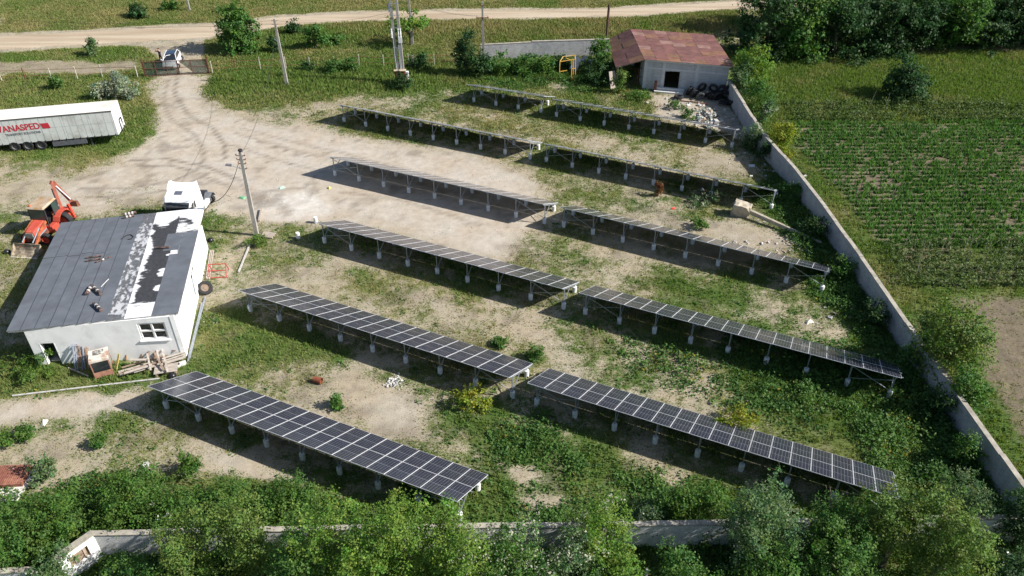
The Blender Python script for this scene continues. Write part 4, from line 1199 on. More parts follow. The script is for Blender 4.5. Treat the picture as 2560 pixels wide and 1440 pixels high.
for sx in (-.72, .72):
    for (y, z0_), (y2, z1_) in (((-.75, .9), (-.62, 2.72)), ((.35, 1.2), (.35, 2.72)), ((1.15, 1.25), (.95, 2.72))):
        cabf.bar((sx, y, z0_), (sx, y2, z1_), .07)
    cabf.bar((sx, -.62, 2.72), (sx, .95, 2.72), .08)
cabf.bar((-.72, -.62, 2.72), (.72, -.62, 2.72), .08).bar((-.72, .95, 2.72), (.72, .95, 2.72), .08)
cf = cabf.build('cab_frame', M('cab_frame', (.05, .05, .055), .5, .2, 4), BH_)
for p in (MB().hexa([(-.68, -.74, 1.3), (.68, -.74, 1.3), (.68, -.72, 1.3), (-.68, -.72, 1.3)], [(-.68, -.65, 2.66), (.68, -.65, 2.66), (.68, -.63, 2.66), (-.68, -.63, 2.66)]),
          MB().hexa([(.73, .4, 1.4), (.74, .4, 1.4), (.74, 1.08, 1.4), (.73, 1.08, 1.4)], [(.73, .4, 2.66), (.74, .4, 2.66), (.74, .94, 2.66), (.73, .94, 2.66)]),
          MB().hexa([(-.68, 1.12, 1.4), (.68, 1.12, 1.4), (.68, 1.13, 1.4), (-.68, 1.13, 1.4)], [(-.68, .96, 2.66), (.68, .96, 2.66), (.68, .97, 2.66), (-.68, .97, 2.66)])):
    p.build('cab_glass', M('cab_glass', (.03, .06, .055), .08, .1, 2, spec=.6), BH_)
rf_ = MB().hexa([(-.82, -.85, 2.76), (.82, -.85, 2.76), (.82, 1.1, 2.76), (-.82, 1.1, 2.76)], [(-.7, -.7, 2.9), (.7, -.7, 2.9), (.7, 1.0, 2.9), (-.7, 1.0, 2.9)])
rf_.build('cab_roof', M('cab_roof_tan', (.40, .32, .24), .7, .15, 2, col2=(.36, .22, .10), spot=.55), BH_, bevel=.03)
MB().lathe([(.0, 2.9), (.08, 2.9), (.07, 3.05), (0, 3.08)], 10, c=(-.45, -.6, 0)).build('beacon', M('beacon_orange', (.6, .12, .03), .3), BH_)
MB().box(-.3, .3, .0, .5, 1.0, 1.35).box(-.3, .3, .45, .55, 1.3, 1.9).build('seat', BLACKP, BH_)
MB().box(.5, .95, -.75, .2, .5, 1.1).build('step_box', redp, BH_, bevel=.03)
RW = tyre_mesh('tyre', .78, .5)
RWR = rim_mesh('rim', .78, .5, MATS['rim_red'])
for sx in (-1, 1):
    wheel(BH_, (sx * .82, -1.72, .5), TYRE_T, RIM_R, sx > 0, R(4))
    wheel(BH_, (sx * .92, .85, .78), RW, RWR, sx > 0)
    fd = MB()
    for k in range(6):
        t0_, t1_ = math.pi * (.05 + .85 * k / 6), math.pi * (.05 + .85 * (k + 1) / 6)
        p0 = (.85 + .9 * math.cos(t0_), .85 + .85 * math.sin(t0_)); p1 = (.85 + .9 * math.cos(t1_), .85 + .85 * math.sin(t1_))
        c0 = sx * .9
        fd.hexa([(c0 - .3, *p0), (c0 + .3, *p0), (c0 + .3, *p1), (c0 - .3, *p1)], [(c0 - .3, p0[0], p0[1] + .06), (c0 + .3, p0[0], p0[1] + .06), (c0 + .3, p1[0], p1[1] + .06), (c0 - .3, p1[0], p1[1] + .06)])
    fd.build('mudguard', redp, BH_)
    arm = MB().bar((sx * .56, -.75, 1.62), (sx * .6, -1.9, 1.25), .1, .24).bar((sx * .6, -1.85, 1.3), (sx * .6, -3.0, .45), .1, .22)
    arm.build('loader_arm', orng, BH_)
    MB().tube((sx * .5, -.9, 1.0), (sx * .56, -2.3, .95), .06).build('ram', GALV, BH_)
    MB().tube((sx * .45, -1.6, 1.5), (sx * .45, -2.9, .85), .05).build('ram', GALV, BH_)
MB().bar((-.6, -2.3, 1.0), (.6, -2.3, 1.0), .12).build('cross_tube', orng, BH_)
bk = MB()
bw = 1.15
prof = [(-3.0, .85), (-2.98, .5), (-3.05, .2), (-3.3, .06), (-3.85, .03)]
prof2 = [(-3.05, .85), (-3.03, .52), (-3.1, .25), (-3.32, .11), (-3.85, .06)]
for i in range(4):
    (a0, a1), (b0, b1), (c0, c1), (d0, d1) = prof[i], prof[i + 1], prof2[i + 1], prof2[i]
    bk.hexa([(-bw, a0, a1), (bw, a0, a1), (bw, d0, d1), (-bw, d0, d1)], [(-bw, b0, b1), (bw, b0, b1), (bw, c0, c1), (-bw, c0, c1)])
for sx in (-bw, bw):
    bk.prism([(-3.0, .85), (-2.98, .5), (-3.05, .2), (-3.3, .06), (-3.85, .03)], sx - .03, sx + .03, 0, 'yz')
bk.build('bucket', M('bucket_steel', (.16, .13, .10), .7, .3, 3, col2=(.45, .38, .28), spot=.52), BH_)
MB().box(-bw, bw, -3.95, -3.8, .025, .065).build('cutting_edge', M('edge_steel', (.5, .46, .36), .6, .2, 3), BH_)
# digging arm folded behind
MB().box(-.8, .8, 1.85, 2.2, .4, 1.3).build('slew_frame', redp, BH_)
bm_ = MB().bar((0.1, 2.15, 1.1), (-.2, 2.5, 3.3), .24, .38).bar((-.2, 2.45, 3.25), (-.15, 2.65, 3.5), .24, .4)
bm_.build('boom', M('boom_red', (.36, .11, .07), .65, .25, 3, col2=(.25, .1, .07), spot=.52), BH_)
MB().bar((-.15, 2.6, 3.45), (.5, 3.1, 1.3), .22, .3).build('dipper_arm', MATS['boom_red'], BH_)
MB().tube((.02, 2.55, 3.1), (.62, 2.95, 1.6), .06).build('ram', ALU, BH_)
MB().tube((0.0, 2.0, 1.6), (-.2, 2.25, 3.0), .06).build('ram', BLACKP, BH_)
MB().hexa([(.2, 3.15, .75), (.85, 3.15, .75), (.85, 3.6, .6), (.2, 3.6, .6)], [(.2, 3.2, 1.25), (.85, 3.2, 1.25), (.85, 3.45, 1.2), (.2, 3.45, 1.2)]).build('digging_bucket', RUST, BH_)
for sx in (-1, 1):
    MB().bar((sx * .85, 2.1, 1.6), (sx * .95, 2.2, .3), .2, .2).build('stabiliser', M('stab_red', (.62, .07, .04), .5, .1, 3), BH_)
    MB().box(sx * .95 - .2, sx * .95 + .2, 2.0, 2.4, .2, .3).build('stabiliser_pad', RUST, BH_)

# ------------------------------------------------------------------ white car waiting behind the gate
cr0 = at(446, 186)
CA = empty('car', (-42.0, 96.1, 0), R(10), 'white hatchback with its door open waiting behind the gate', 'car')
carw = M('car_white', (0.80, 0.81, 0.83), 0.22, 0.03, 1, coat=.6)
secs = [(-2.1, .74, .30, .62), (-1.95, .82, .22, .72), (-1.5, .87, .2, .86), (-.95, .89, .2, .95), (.0, .89, .2, .98), (1.0, .89, .2, 1.0), (1.6, .87, .22, 1.0), (1.95, .82, .28, .95), (2.05, .76, .34, .85)]
body = MB(); vv, ff = [], []
for y, w, z0_, z1_ in secs:
    ring = [(-w * .92, z0_), (-w, z0_ + .12), (-w, (z0_ + z1_) / 2), (-w * .97, z1_ - .06), (-w * .88, z1_), (w * .88, z1_), (w * .97, z1_ - .06), (w, (z0_ + z1_) / 2), (w, z0_ + .12), (w * .92, z0_)]
    vv += [(x, y, z) for x, z in ring]
nr = 10
for i in range(len(secs) - 1):
    for k in range(nr):
        ff.append((i * nr + k, i * nr + (k + 1) % nr, (i + 1) * nr + (k + 1) % nr, (i + 1) * nr + k))
ff += [tuple(range(nr)), tuple(range((len(secs)) * nr - 1, (len(secs) - 1) * nr - 1, -1))]
body.add(vv, ff).build('body', carw, CA, smooth=True)
ch = MB().hexa([(-.80, -1.05, .93), (.80, -1.05, .93), (.78, 1.75, .98), (-.78, 1.75, .98)], [(-.60, -.25, 1.43), (.60, -.25, 1.43), (.60, 1.25, 1.42), (-.60, 1.25, 1.42)])
ch.build('glasshouse', GLASSD, CA)
for sx in (-1, 1):
    MB().bar((sx * .81, -1.08, .93), (sx * .61, -.25, 1.45), .07, .05).build('window_pillar', carw, CA)
    MB().bar((sx * .79, 1.78, .97), (sx * .61, 1.27, 1.44), .1, .06).build('window_pillar', carw, CA)
    MB().bar((sx * .61, -.27, 1.45), (sx * .61, 1.28, 1.44), .08, .05).build('roof_rail', carw, CA)
    MB().box(sx * 1.0 - .1, sx * 1.0 + .1, -.85, -.72, .92, 1.06).build('mirror', carw, CA, bevel=.03)
    for y in (-1.35, 1.3): wheel(CA, (sx * .80, y, .33), TYRE_C, RIM_C, sx > 0)
    MB().hexa([(sx * .45, -2.08, .55), (sx * .75, -1.98, .55), (sx * .78, -1.75, .66), (sx * .5, -1.85, .66)], [(sx * .45, -2.06, .68), (sx * .75, -1.95, .68), (sx * .78, -1.72, .76), (sx * .5, -1.82, .76)]).build('headlight', M('headlight', (.35, .37, .4), .15), CA)
MB().hexa([(-.6, -.24, 1.44), (.6, -.24, 1.44), (.6, 1.24, 1.43), (-.6, 1.24, 1.43)], [(-.55, -.1, 1.475), (.55, -.1, 1.475), (.55, 1.1, 1.465), (-.55, 1.1, 1.465)]).build('roof_glass', M('roof_glass', (.03, .05, .09), .07, .1, 1, spec=.7), CA)
MB().hexa([(-.5, -2.13, .38), (.5, -2.13, .38), (.5, -2.0, .38), (-.5, -2.0, .38)], [(-.45, -2.10, .56), (.45, -2.10, .56), (.45, -2.0, .56), (-.45, -2.0, .56)]).build('grille', BLACKP, CA)
dr_ = empty('door', (-.90, -.75, 0), R(-58)); dr_.parent = CA
MB().hexa([(-.03, 0, .3), (.04, 0, .3), (.04, 1.05, .3), (-.03, 1.05, .3)], [(0, 0, .97), (.05, 0, .97), (.05, 1.05, .99), (0, 1.05, .99)]).build('door_panel', carw, dr_)
MB().bar((.03, .05, .97), (.16, .5, 1.42), .05).bar((.16, .5, 1.42), (.14, 1.02, 1.40), .05).bar((.14, 1.02, 1.4), (.04, 1.04, .98), .05).build('door_frame', carw, dr_)

# person beside the open door, both hands raised to the face
pj = at(405, 158)
bmx = bpy.data.meshes.new('person')
J = {'pel': (0, 0, .95, .155, .12), 'bel': (0, 0, 1.12, .145, .11), 'che': (0, .0, 1.33, .175, .12), 'nec': (0, -.01, 1.50, .062, .062), 'hea': (0, -.04, 1.60, .085, .1), 'top': (0, -.03, 1.73, .08, .09),
     'sl': (.19, 0, 1.43, .062, .062), 'el': (.36, -.18, 1.42, .048, .048), 'wl': (.20, -.25, 1.64, .034, .034), 'hl': (.11, -.22, 1.70, .032, .03),
     'sr': (-.19, 0, 1.43, .062, .062), 'er': (-.36, -.18, 1.44, .048, .048), 'wr': (-.20, -.25, 1.66, .034, .034), 'hr': (-.11, -.22, 1.72, .032, .03),
     'tl': (.10, 0, .90, .09, .09), 'kl': (.12, -.02, .5, .062, .062), 'al': (.12, .03, .09, .045, .045), 'fl': (.14, -.14, .04, .045, .03),
     'tr': (-.10, 0, .90, .09, .09), 'kr': (-.13, -.01, .5, .062, .062), 'ar': (-.14, .04, .09, .045, .045), 'fr': (-.16, -.13, .04, .045, .03)}
names_ = list(J)
E_ = [('pel', 'bel'), ('bel', 'che'), ('che', 'nec'), ('nec', 'hea'), ('hea', 'top'), ('che', 'sl'), ('sl', 'el'), ('el', 'wl'), ('wl', 'hl'), ('che', 'sr'), ('sr', 'er'), ('er', 'wr'), ('wr', 'hr'), ('pel', 'tl'), ('tl', 'kl'), ('kl', 'al'), ('al', 'fl'), ('pel', 'tr'), ('tr', 'kr'), ('kr', 'ar'), ('ar', 'fr')]
fing = []
pts_ = [J[k][:3] for k in names_]; rad = [J[k][3:] for k in names_]
ed = [(names_.index(a), names_.index(b)) for a, b in E_]
for hnd, sx in (('hl', 1), ('hr', -1)):
    h0 = Vector(J[hnd][:3]); hi_ = names_.index(hnd)
    for q, (dx, dl) in enumerate(((-.035, .075), (-.012, .09), (.012, .085), (.033, .065), (.05, .045))):
        dirv = Vector((-sx * .35, -.05 + .02 * q, .9)).normalized() if q < 4 else Vector((-sx * .9, -.3, .25)).normalized()
        a = h0 + Vector((dx * .6, dx, .02)); b = a + dirv * dl
        i0 = len(pts_); pts_ += [tuple(a), tuple(b)]; rad += [(.011, .011), (.008, .008)]; ed += [(hi_, i0), (i0, i0 + 1)]
bmx.from_pydata(pts_, ed, [])
pn_ = bpy.data.objects.new('person', bmx); COL.objects.link(pn_)
skm = pn_.modifiers.new('skin', 'SKIN')
sub = pn_.modifiers.new('sub', 'SUBSURF'); sub.levels = 1; sub.render_levels = 1
for i, r_ in enumerate(rad):
    bmx.skin_vertices[0].data[i].radius = r_
bmx.skin_vertices[0].data[0].use_root = True
dg = bpy.context.evaluated_depsgraph_get(); dg.update()
pm = bpy.data.meshes.new_from_object(pn_.evaluated_get(dg))
bpy.data.objects.remove(pn_, do_unlink=True)
pm.materials.clear()
for m_ in (M('skin', (.55, .33, .24), .6, .05, 3), M('dark_top', (.035, .035, .05), .85, .15, 6), M('dark_trousers', (.02, .02, .026), .85, .15, 6), M('shoes', (.03, .03, .03), .7)): pm.materials.append(m_)
for p in pm.polygons:
    z, y, x = p.center.z, p.center.y, abs(p.center.x)
    p.material_index = 3 if z < .1 else 2 if z < .97 else (0 if (z > 1.5 and not (x > .27)) or (y < -.2) else 1)
    p.use_smooth = True
pm.name = 'person'
person = link_mesh('person', pm, None, pj, (0, 0, R(-15)))
person.scale = (1.06, 1.06, 1.06)
tag(person, 'person in dark clothes with both hands raised beside the car door', 'person')
hair = MB().lathe([(0, .02), (.07, .01), (.102, -.04), (.1, -.10), (.08, -.15)], 12, c=(0, -.012, 1.80))
hair.build('hair', M('dark_hair', (.02, .013, .01), .7), person, smooth=True)
for sx in (-1, 1): pass
# ------------------------------------------------------------------ gate and fences
gl, gr = at(364, 192), at(524, 184)
ge = (gr - gl); glen = ge.length; gth = math.atan2(ge.y, ge.x)
GT = empty('gate', gl, gth, 'double rust red gate hung with torn green netting', 'gate')
gred = M('gate_red', (.12, .05, .04), .75, .25, 5, col2=(.15, .06, .045), spot=.56)
net = bpy.data.materials.new('green_netting')
nt, N, L, bs = nodes_of(net)
bs.inputs['Base Color'].default_value = (.05, .085, .07, 1); bs.inputs['Roughness'].default_value = .8
TC = N.new('ShaderNodeTexCoord').outputs['Object']
nz = mrange(noise(3.0, 4), .3, .7, .42, .62)
tp = N.new('ShaderNodeBsdfTransparent'); mxs = N.new('ShaderNodeMixShader')
L.new(nz, mxs.inputs[0]); L.new(tp.outputs[0], mxs.inputs[1]); L.new(bs.outputs[0], mxs.inputs[2]); L.new(mxs.outputs[0], N['Material Output'].inputs[0])
GHt = 1.78
hl = glen * .535
for nm, a, b, ys in (('gate_leaf', 0.12, hl - .04, (1 / 3, 2 / 3)), ('gate_leaf', hl + .04, glen - .12, (.46,))):
    lf = empty(nm, (0, 0, 0)); lf.parent = GT
    for z in (.10, .95, GHt):
        MB().bar((a, 0, z), (b, 0, z), .06, .06).build('rail', gred, lf)
    for x in [a, b] + [a + (b - a) * t for t in ys]:
        MB().bar((x, .002, .06), (x, .002, GHt + .04), .07, .06).build('upright', gred, lf)
    bays = [a] + [a + (b - a) * t for t in ys] + [b]
    for k, (p, q) in enumerate(zip(bays[:-1], bays[1:])):
        if a > hl and k == 0:      # netting torn away from its lower corner
            MB().add([(p + .03, .05, GHt), (q, .05, GHt), (q, .05, .3), (p + (q - p) * .62, .06, .9)], [(0, 3, 2, 1)]).add([(p + .03, .056, GHt), (q, .056, GHt), (q, .056, .3), (p + (q - p) * .62, .066, .9)], [(0, 1, 2, 3)]).build('netting', net, lf)
        else:
            MB().box(p + .03, q - .03, .045, .05, .08, GHt).build('netting', net, lf)
for x in (0, glen):
    MB().bar((x, 0, -.1), (x, 0, 2.15), .12, .12).build('gate_post', gred, GT)

fpost = M('fence_post_pale', (.58, .54, .46), .9, .2, 6, col2=(.4, .33, .25), spot=.58)


def fence(pxs, label, h=1.55, mats=None, extra=()):
    pts_ = [at(*p) for p in pxs]
    r0 = empty('fence', pts_[0], 0, label, 'fence')
    for i, p in enumerate(pts_):
        q = p - pts_[0]
        MB().bar((q.x, q.y, -.1), (q.x, q.y, h + random.uniform(-.1, .12)), .09, .09).build('fence_post', (mats or {}).get(i, fpost), r0)
    for z in (.55, 1.25):
        for a, b in zip(pts_[:-1], pts_[1:]):
            a2, b2 = a - pts_[0], b - pts_[0]
            MB().tube((a2.x, a2.y, z), (b2.x, b2.y, z), .022, n=6).build('fence_rail', RUST, r0)
    return r0


fence([(-60, 205), (5, 203), (65, 201), (130, 199), (194, 197), (257, 194), (345, 194)], 'pale post fence with rusty rails beside the trailer grass', mats={2: RUST})
fence([(532, 183), (590, 178), (652, 175), (716, 173), (776, 172), (838, 171), (899, 166), (960, 169), (1022, 166), (1086, 163), (1140, 163)], 'pale post fence between gate and transformer poles', mats={1: RUST})
tag(MB().bar((0, 0, 0), (.5, .1, 1.5), .06).build('stay_rod', GALV, loc=at(337, 171), rot=(0, 0, 0)), 'thin pale stay rod leaning at the fence by the gate', 'rod')

# ------------------------------------------------------------------ poles
polec = M('pole_concrete', (.33, .315, .285), .9, .15, 3, bump=.2, col2=(.30, .29, .27), spot=.58)


def pole(px, h, lean=(0, 0), w0=.30, w1=.19, label='', cross=None, name='utility_pole'):
    b = at(*px)
    r0 = empty(name, b, 0, label, 'pole')
    tx, ty = lean
    MB().hexa([(-w0 / 2, -w0 / 2.4, -.2), (w0 / 2, -w0 / 2.4, -.2), (w0 / 2, w0 / 2.4, -.2), (-w0 / 2, w0 / 2.4, -.2)], [(tx - w1 / 2, ty - w1 / 2.4, h), (tx + w1 / 2, ty - w1 / 2.4, h), (tx + w1 / 2, ty + w1 / 2.4, h), (tx - w1 / 2, ty + w1 / 2.4, h)]).build('shaft', polec, r0)
    return r0, b


PA, pa = pole((642, 588), 7.75, (.16, 0), .36, .22, 'leaning concrete pole with a street lamp beside the white building')
for z, l_ in ((7.5, .35), (7.15, .35), (6.8, .3), (6.35, .3)):
    MB().bar((.15 - l_, -.05, z), (.15 + l_, -.05, z), .05).build('insulator_bracket', RUST, PA)
    for sx in (-1, 1): MB().lathe([(0, 0), (.05, .02), (.06, .1), (.03, .16), (0, .17)], 8, c=(.15 + sx * l_, -.05, z)).build('insulator', M('porcelain', (.35, .22, .16), .3), PA)
MB().bar((.1, -.05, 6.3), (-.75, -.25, 6.75), .05).build('lamp_arm', GALV, PA)
MB().hexa([(-1.15, -.38, 6.78), (-.65, -.38, 6.70), (-.65, -.14, 6.70), (-1.15, -.14, 6.78)], [(-1.1, -.34, 6.9), (-.65, -.34, 6.86), (-.65, -.18, 6.86), (-1.1, -.18, 6.9)]).build('lamp_head', M('lamp_grey', (.18, .18, .2), .5), PA)
MB().lathe([(.0, 7.85), (.14, 7.85), (.2, 7.95), (.14, 8.05), (0, 8.05)], 12, c=(.2, 0, 0)).build('cable_coil', BLACK, PA)

PB, pb = pole((718, 214), 7.8, (-.15, 0), .36, .22, 'concrete pole standing in tall grass right of the gate')
for z in (7.6, 7.2, 6.8, 6.4):
    MB().bar((-.5, -.05, z), (.2, -.05, z), .05).build('insulator_bracket', RUST, PB)
MB().bar((-.5, -.1, 5.6), (-.15, -.05, 5.2), .06).build('bracket_arm', GALV, PB)
PC, pc = pole((1209, 160), 7.6, (0, 0), .34, .2, 'concrete pole with a short crossarm in front of the pale grey wall')
MB().bar((-.75, -.12, 5.75), (.75, -.12, 5.75), .09, .09).build('crossarm', RUST, PC)
MB().bar((-.3, -.1, 7.2), (.3, -.1, 7.2), .06).build('crossarm', RUST, PC)
for x in (-.65, .65, .0): MB().lathe([(0, 5.8), (.06, 5.8), (.06, 5.95), (0, 6.0)], 8, c=(x, -.12, 0)).build('insulator', MATS['porcelain'], PC)

# twin transformer poles with cabinets
tb = at(1004, 208)
TP = empty('transformer_pole', tb, 0, 'twin concrete transformer poles with a red cabinet at their foot', 'pole')
for x, lx in ((-.35, -.15), (.28, -.1)):
    MB().hexa([(x - .19, -.18, -.2), (x + .19, -.18, -.2), (x + .19, .18, -.2), (x - .19, .18, -.2)], [(x + lx - .12, -.12, 12), (x + lx + .12, -.12, 12), (x + lx + .12, .12, 12), (x + lx - .12, .12, 12)]).build('shaft', polec, TP)
MB().box(-.62, .62, -.75, -.22, .55, 1.75).build('cabinet', M('cabinet_red', (.26, .07, .055), .7, .2, 3, col2=(.2, .1, .07), spot=.6), TP, bevel=.02)
MB().box(-.68, .68, -.8, -.2, 1.75, 1.82).build('cabinet_lid', M('lid_tan', (.5, .4, .28), .8, .1, 3), TP)
MB().box(.66, .98, -.65, -.3, .75, 1.65).build('meter_box', M('meter_white', (.72, .73, .74), .5, .05, 2), TP, bevel=.03)
MB().box(-.6, .6, -.5, -.45, -.1, .55).build('cabinet_leg', RUST, TP)
for k, (x0_, x1_) in enumerate(((-.35, -.42), (-.2, .1), (.2, .25), (.35, .3), (.05, .12))):
    MB().tube((x0_, -.4, 1.8), (x1_ - .05, -.24, 3.4), .03, n=6).tube((x1_ - .05, -.24, 3.4), (x1_ - .1, -.22, 6.0), .025, n=6).build('cable', M('cable_pale', (.45, .48, .52), .5) if k % 2 == 0 else M('cable_dark', (.09, .1, .13), .5), TP)
for x in (-.62, .15, .38):
    MB().lathe([(0, 5.5), (.1, 5.5), (.08, 5.7), (.1, 5.9), (.07, 6.3), (.1, 6.5), (0, 6.55)], 10, c=(x, -.2, 0)).build('surge_arrester', M('arrester_white', (.75, .76, .78), .4, .05, 3), TP)
MB().box(.1, .5, -.3, -.16, 4.9, 5.6).build('switch_box', MATS['arrester_white'], TP)
for z in (4.3, 6.6, 8.0, 9.3):
    MB().box(-.66, .5, -.24, -.2, z, z + .06).build('strap', GALV, TP)
MB().box(-.75, -.55, -.22, .1, 8.4, 9.2).build('side_box', M('blue_grey', (.2, .25, .33), .5), TP)
MB().bar((-1.3, -.1, 10.6), (.9, -.1, 10.6), .1, .1).build('crossarm', RUST, TP)
MB().lathe([(0, 10.7), (.2, 10.7), (.2, 11.2), (0, 11.25)], 12, c=(-.45, -.3, 0)).build('blue_canister', M('canister_blue', (.06, .14, .35), .5), TP)
PD, pd = pole((1032, 112), 9.5, (-.15, 0), .3, .18, 'slim concrete pole beside the sparse tree near the road')
PE, pe = pole((474, 27), 6.5, (0, 0), .28, .2, 'concrete pole beyond the dirt road at the top edge')
CH = empty('iron_chimney', at(1516, 94), 0, 'tall rusty iron pipe standing behind the barn roof', 'pipe')
MB().tube((0, 0, 0), (.05, 0, 4.4), .16, .16, n=12).build('pipe', M('dark_rust', (.10, .055, .045), .85, .3, 5), CH)
MB().tube((.0, 0, 2.2), (.0, 0, 2.3), .2, n=12).build('collar', RUST, CH)


def wire(p, q, sag, label, r=.014, n=10):
    mb_ = MB(); prev = None
    for i in range(n + 1):
        t = i / n
        c_ = Vector(p) * (1 - t) + Vector(q) * t; c_.z -= sag * 4 * t * (1 - t)
        if prev is not None: mb_.tube(prev, c_, r, n=4, caps=False)
        prev = c_
    o = mb_.build('overhead_wire', BLACKP)
    return tag(o, label, 'wire')


ta = pa + Vector((.16, 0, 7.6))
wire(ta, at(533, 512) + Vector((0, 0, .3)), 1.0, 'slack black cable running down from the leaning pole to the tractor unit', .03)
wire(ta + Vector((.1, 0, .1)), pb + Vector((-.1, 0, 7.0)), 1.6, 'sagging cable between the leaning pole and the pole by the gate', .016, 16)
for k, z in enumerate((7.6, 7.2)):
    wire(pb + Vector((-.1, 0, z)), tb + Vector((-.2, 0, z + .8)), .6, 'overhead wire between the gate-side pole and the transformer poles', .012)['group'] = 'overhead wires right of the gate'
    wire(tb + Vector((.3, 0, 10.3 - k * .5)), pc + Vector((-.6 + 1.2 * k, -.1, 6)), .6, 'overhead wire between the transformer poles and the crossarm pole', .012)['group'] = 'overhead wires by the crossarm pole'
    wire(pb + Vector((-.1, 0, z)), pb + Vector((-48, 4, z)), .9, 'overhead wire running left from the gate-side pole', .012)['group'] = 'overhead wires left of the gate'

# ------------------------------------------------------------------ tyres
heap = [((1750, 249), .1, 68), ((1734, 245), .3, 66), ((1722, 238), .9, 70), ((1776, 251), -.4, 60), ((1793, 252), .4, 66), ((1812, 250), -.3, 70), ((1826, 258), .8, 20), ((1800, 246), .2, 72), ((1780, 244), -.5, 74), ((1752, 241), .4, 74), ((1816, 247), .3, 75), ((1808, 262), -.3, 12), ((1790, 246), .1, 40), ((1764, 246), .6, 50), ((1832, 266), .2, 40)]
TYH = tyre_mesh('tyre', .55, .30); TYS = tyre_mesh('tyre', .42, .26)
PALER = tyre_mesh('tyre', .45, .22); PALER.materials[0] = M('grey_tyre', (.16, .16, .15), .8, .2, 6)
for k, (px, rz, tl) in enumerate(heap):
    b = at(*px)
    small = k in (0, 3)
    me_ = PALER if k == 0 else TYS if small else TYH
    r_ = .44 if small else .55
    a = R(tl)
    z = r_ * math.sin(a) + .15 * math.cos(a) + (.55 if k in (7, 8, 9, 10) else 0)
    o = link_mesh('tyre_casing', me_, None, (b.x, b.y, z), (R(90) - a, 0, rz))
    lab = {0: 'small greyish tyre at the front of the black tyre heap', 1: 'old tyre standing at the left end of the heap by the barn'}.get(k, 'black tyre in the heap between the barn and the grey wall')
    tag(o, lab, 'tyre', 'tyres heaped by the barn')
tt = empty('tyre_casing', at(1696, 247) + Vector((0, 0, .22)), .2, 'single tyre lying flat in front of the barn radiator', 'tyre', 'tyres heaped by the barn')
link_mesh('tyre', TYH, tt, (0, 0, 0), (R(82), 0, 0))
wt = empty('spare_wheel_unit', at(518, 732) + Vector((-.1, .1, .38)), R(20), 'black truck wheel with a rusty rim leaning on the white building', 'wheel')
wt.rotation_euler = (R(-52), R(6), R(25))
link_mesh('tyre', tyre_mesh('tyre', .55, .34), wt); link_mesh('rim', rim_mesh('rim', .55, .3, M('rim_tan', (.22, .16, .12), .7, .2, 5)), wt)

# ------------------------------------------------------------------ fallen concrete pole with its footing
FP = empty('fallen_pole', at(1850, 540), 0, 'fallen concrete pole with its block footing lying by the table end', 'pole')
O = FP.location
bm0 = bmesh.new(); bmesh.ops.create_cube(bm0, size=1.0)
bmesh.ops.subdivide_edges(bm0, edges=bm0.edges, cuts=3, use_grid_fill=True)
for v in bm0.verts:
    v.co = Vector((v.co.x * 1.35, v.co.y * 1.0, v.co.z * 1.25)) + Vector([random.uniform(-.07, .07) for _ in range(3)])
me_ = bpy.data.meshes.new('footing'); bm0.to_mesh(me_); bm0.free(); me_.materials.append(M('footing_tan', (.42, .37, .29), .95, .2, 3, bump=.4))
link_mesh('footing', me_, FP, (0, .2, .55), (0.1, 0.15, -.35))
pe_ = at(2052, 611) - O
e1 = (pe_).normalized()
MB().hexa([(0.45, -.2, .42), (0.45, .1, .5), (0.45, .1, .86), (0.45, -.2, .8)], [(pe_.x, pe_.y - .1, .02), (pe_.x, pe_.y + .1, .02), (pe_.x, pe_.y + .1, .24), (pe_.x, pe_.y - .1, .24)]).build('shaft', M('pole_tan', (.40, .36, .28), .95, .2, 3, bump=.3), FP)
MB().hexa([(.5, -.45, .25), (.62, -.45, .25), (.9, .25, .35), (.75, .3, .35)], [(.55, -.4, 1.05), (.7, -.4, 1.0), (.98, .2, 1.1), (.8, .3, 1.1)]).build('broken_collar', MATS['footing_tan'], FP)
for t in (.12, .2, .28):
    q = pe_ * t
    MB().tube((q.x, q.y - .22, .35), (q.x + .25, q.y - .35, .3), .03, n=6).build('step_iron', CONC_L, FP)

# ------------------------------------------------------------------ rubble by the barn and stones near the wall
def chunks(name, spots, mats, label=None):
    mbs = [MB() for _ in mats]
    for (x, y, z, s_) in spots:
        k = random.randrange(len(mats))
        rot = Matrix.Rotation(random.uniform(0, 6.28), 3, 'Z') @ Matrix.Rotation(random.uniform(-.6, .6), 3, 'X')
        ex = Vector((s_ * random.uniform(.5, 1.3), s_ * random.uniform(.4, .9), s_ * random.uniform(.15, .5)))
        lo, hi = [], []
        for sx, sy in ((-1, -1), (1, -1), (1, 1), (-1, 1)):
            lo.append(rot @ Vector((sx * ex.x, sy * ex.y, -ex.z)) + Vector((x, y, z))); hi.append(rot @ Vector((sx * ex.x * random.uniform(.6, 1), sy * ex.y * random.uniform(.6, 1), ex.z)) + Vector((x, y, z)))
        mbs[k].hexa(lo, hi, 0)
    allmb = MB()
    for k, mb_ in enumerate(mbs): allmb.add(mb_.v, mb_.f, k)
    o = allmb.build(name, mats)
    return tag(o, label, None, kind='stuff')


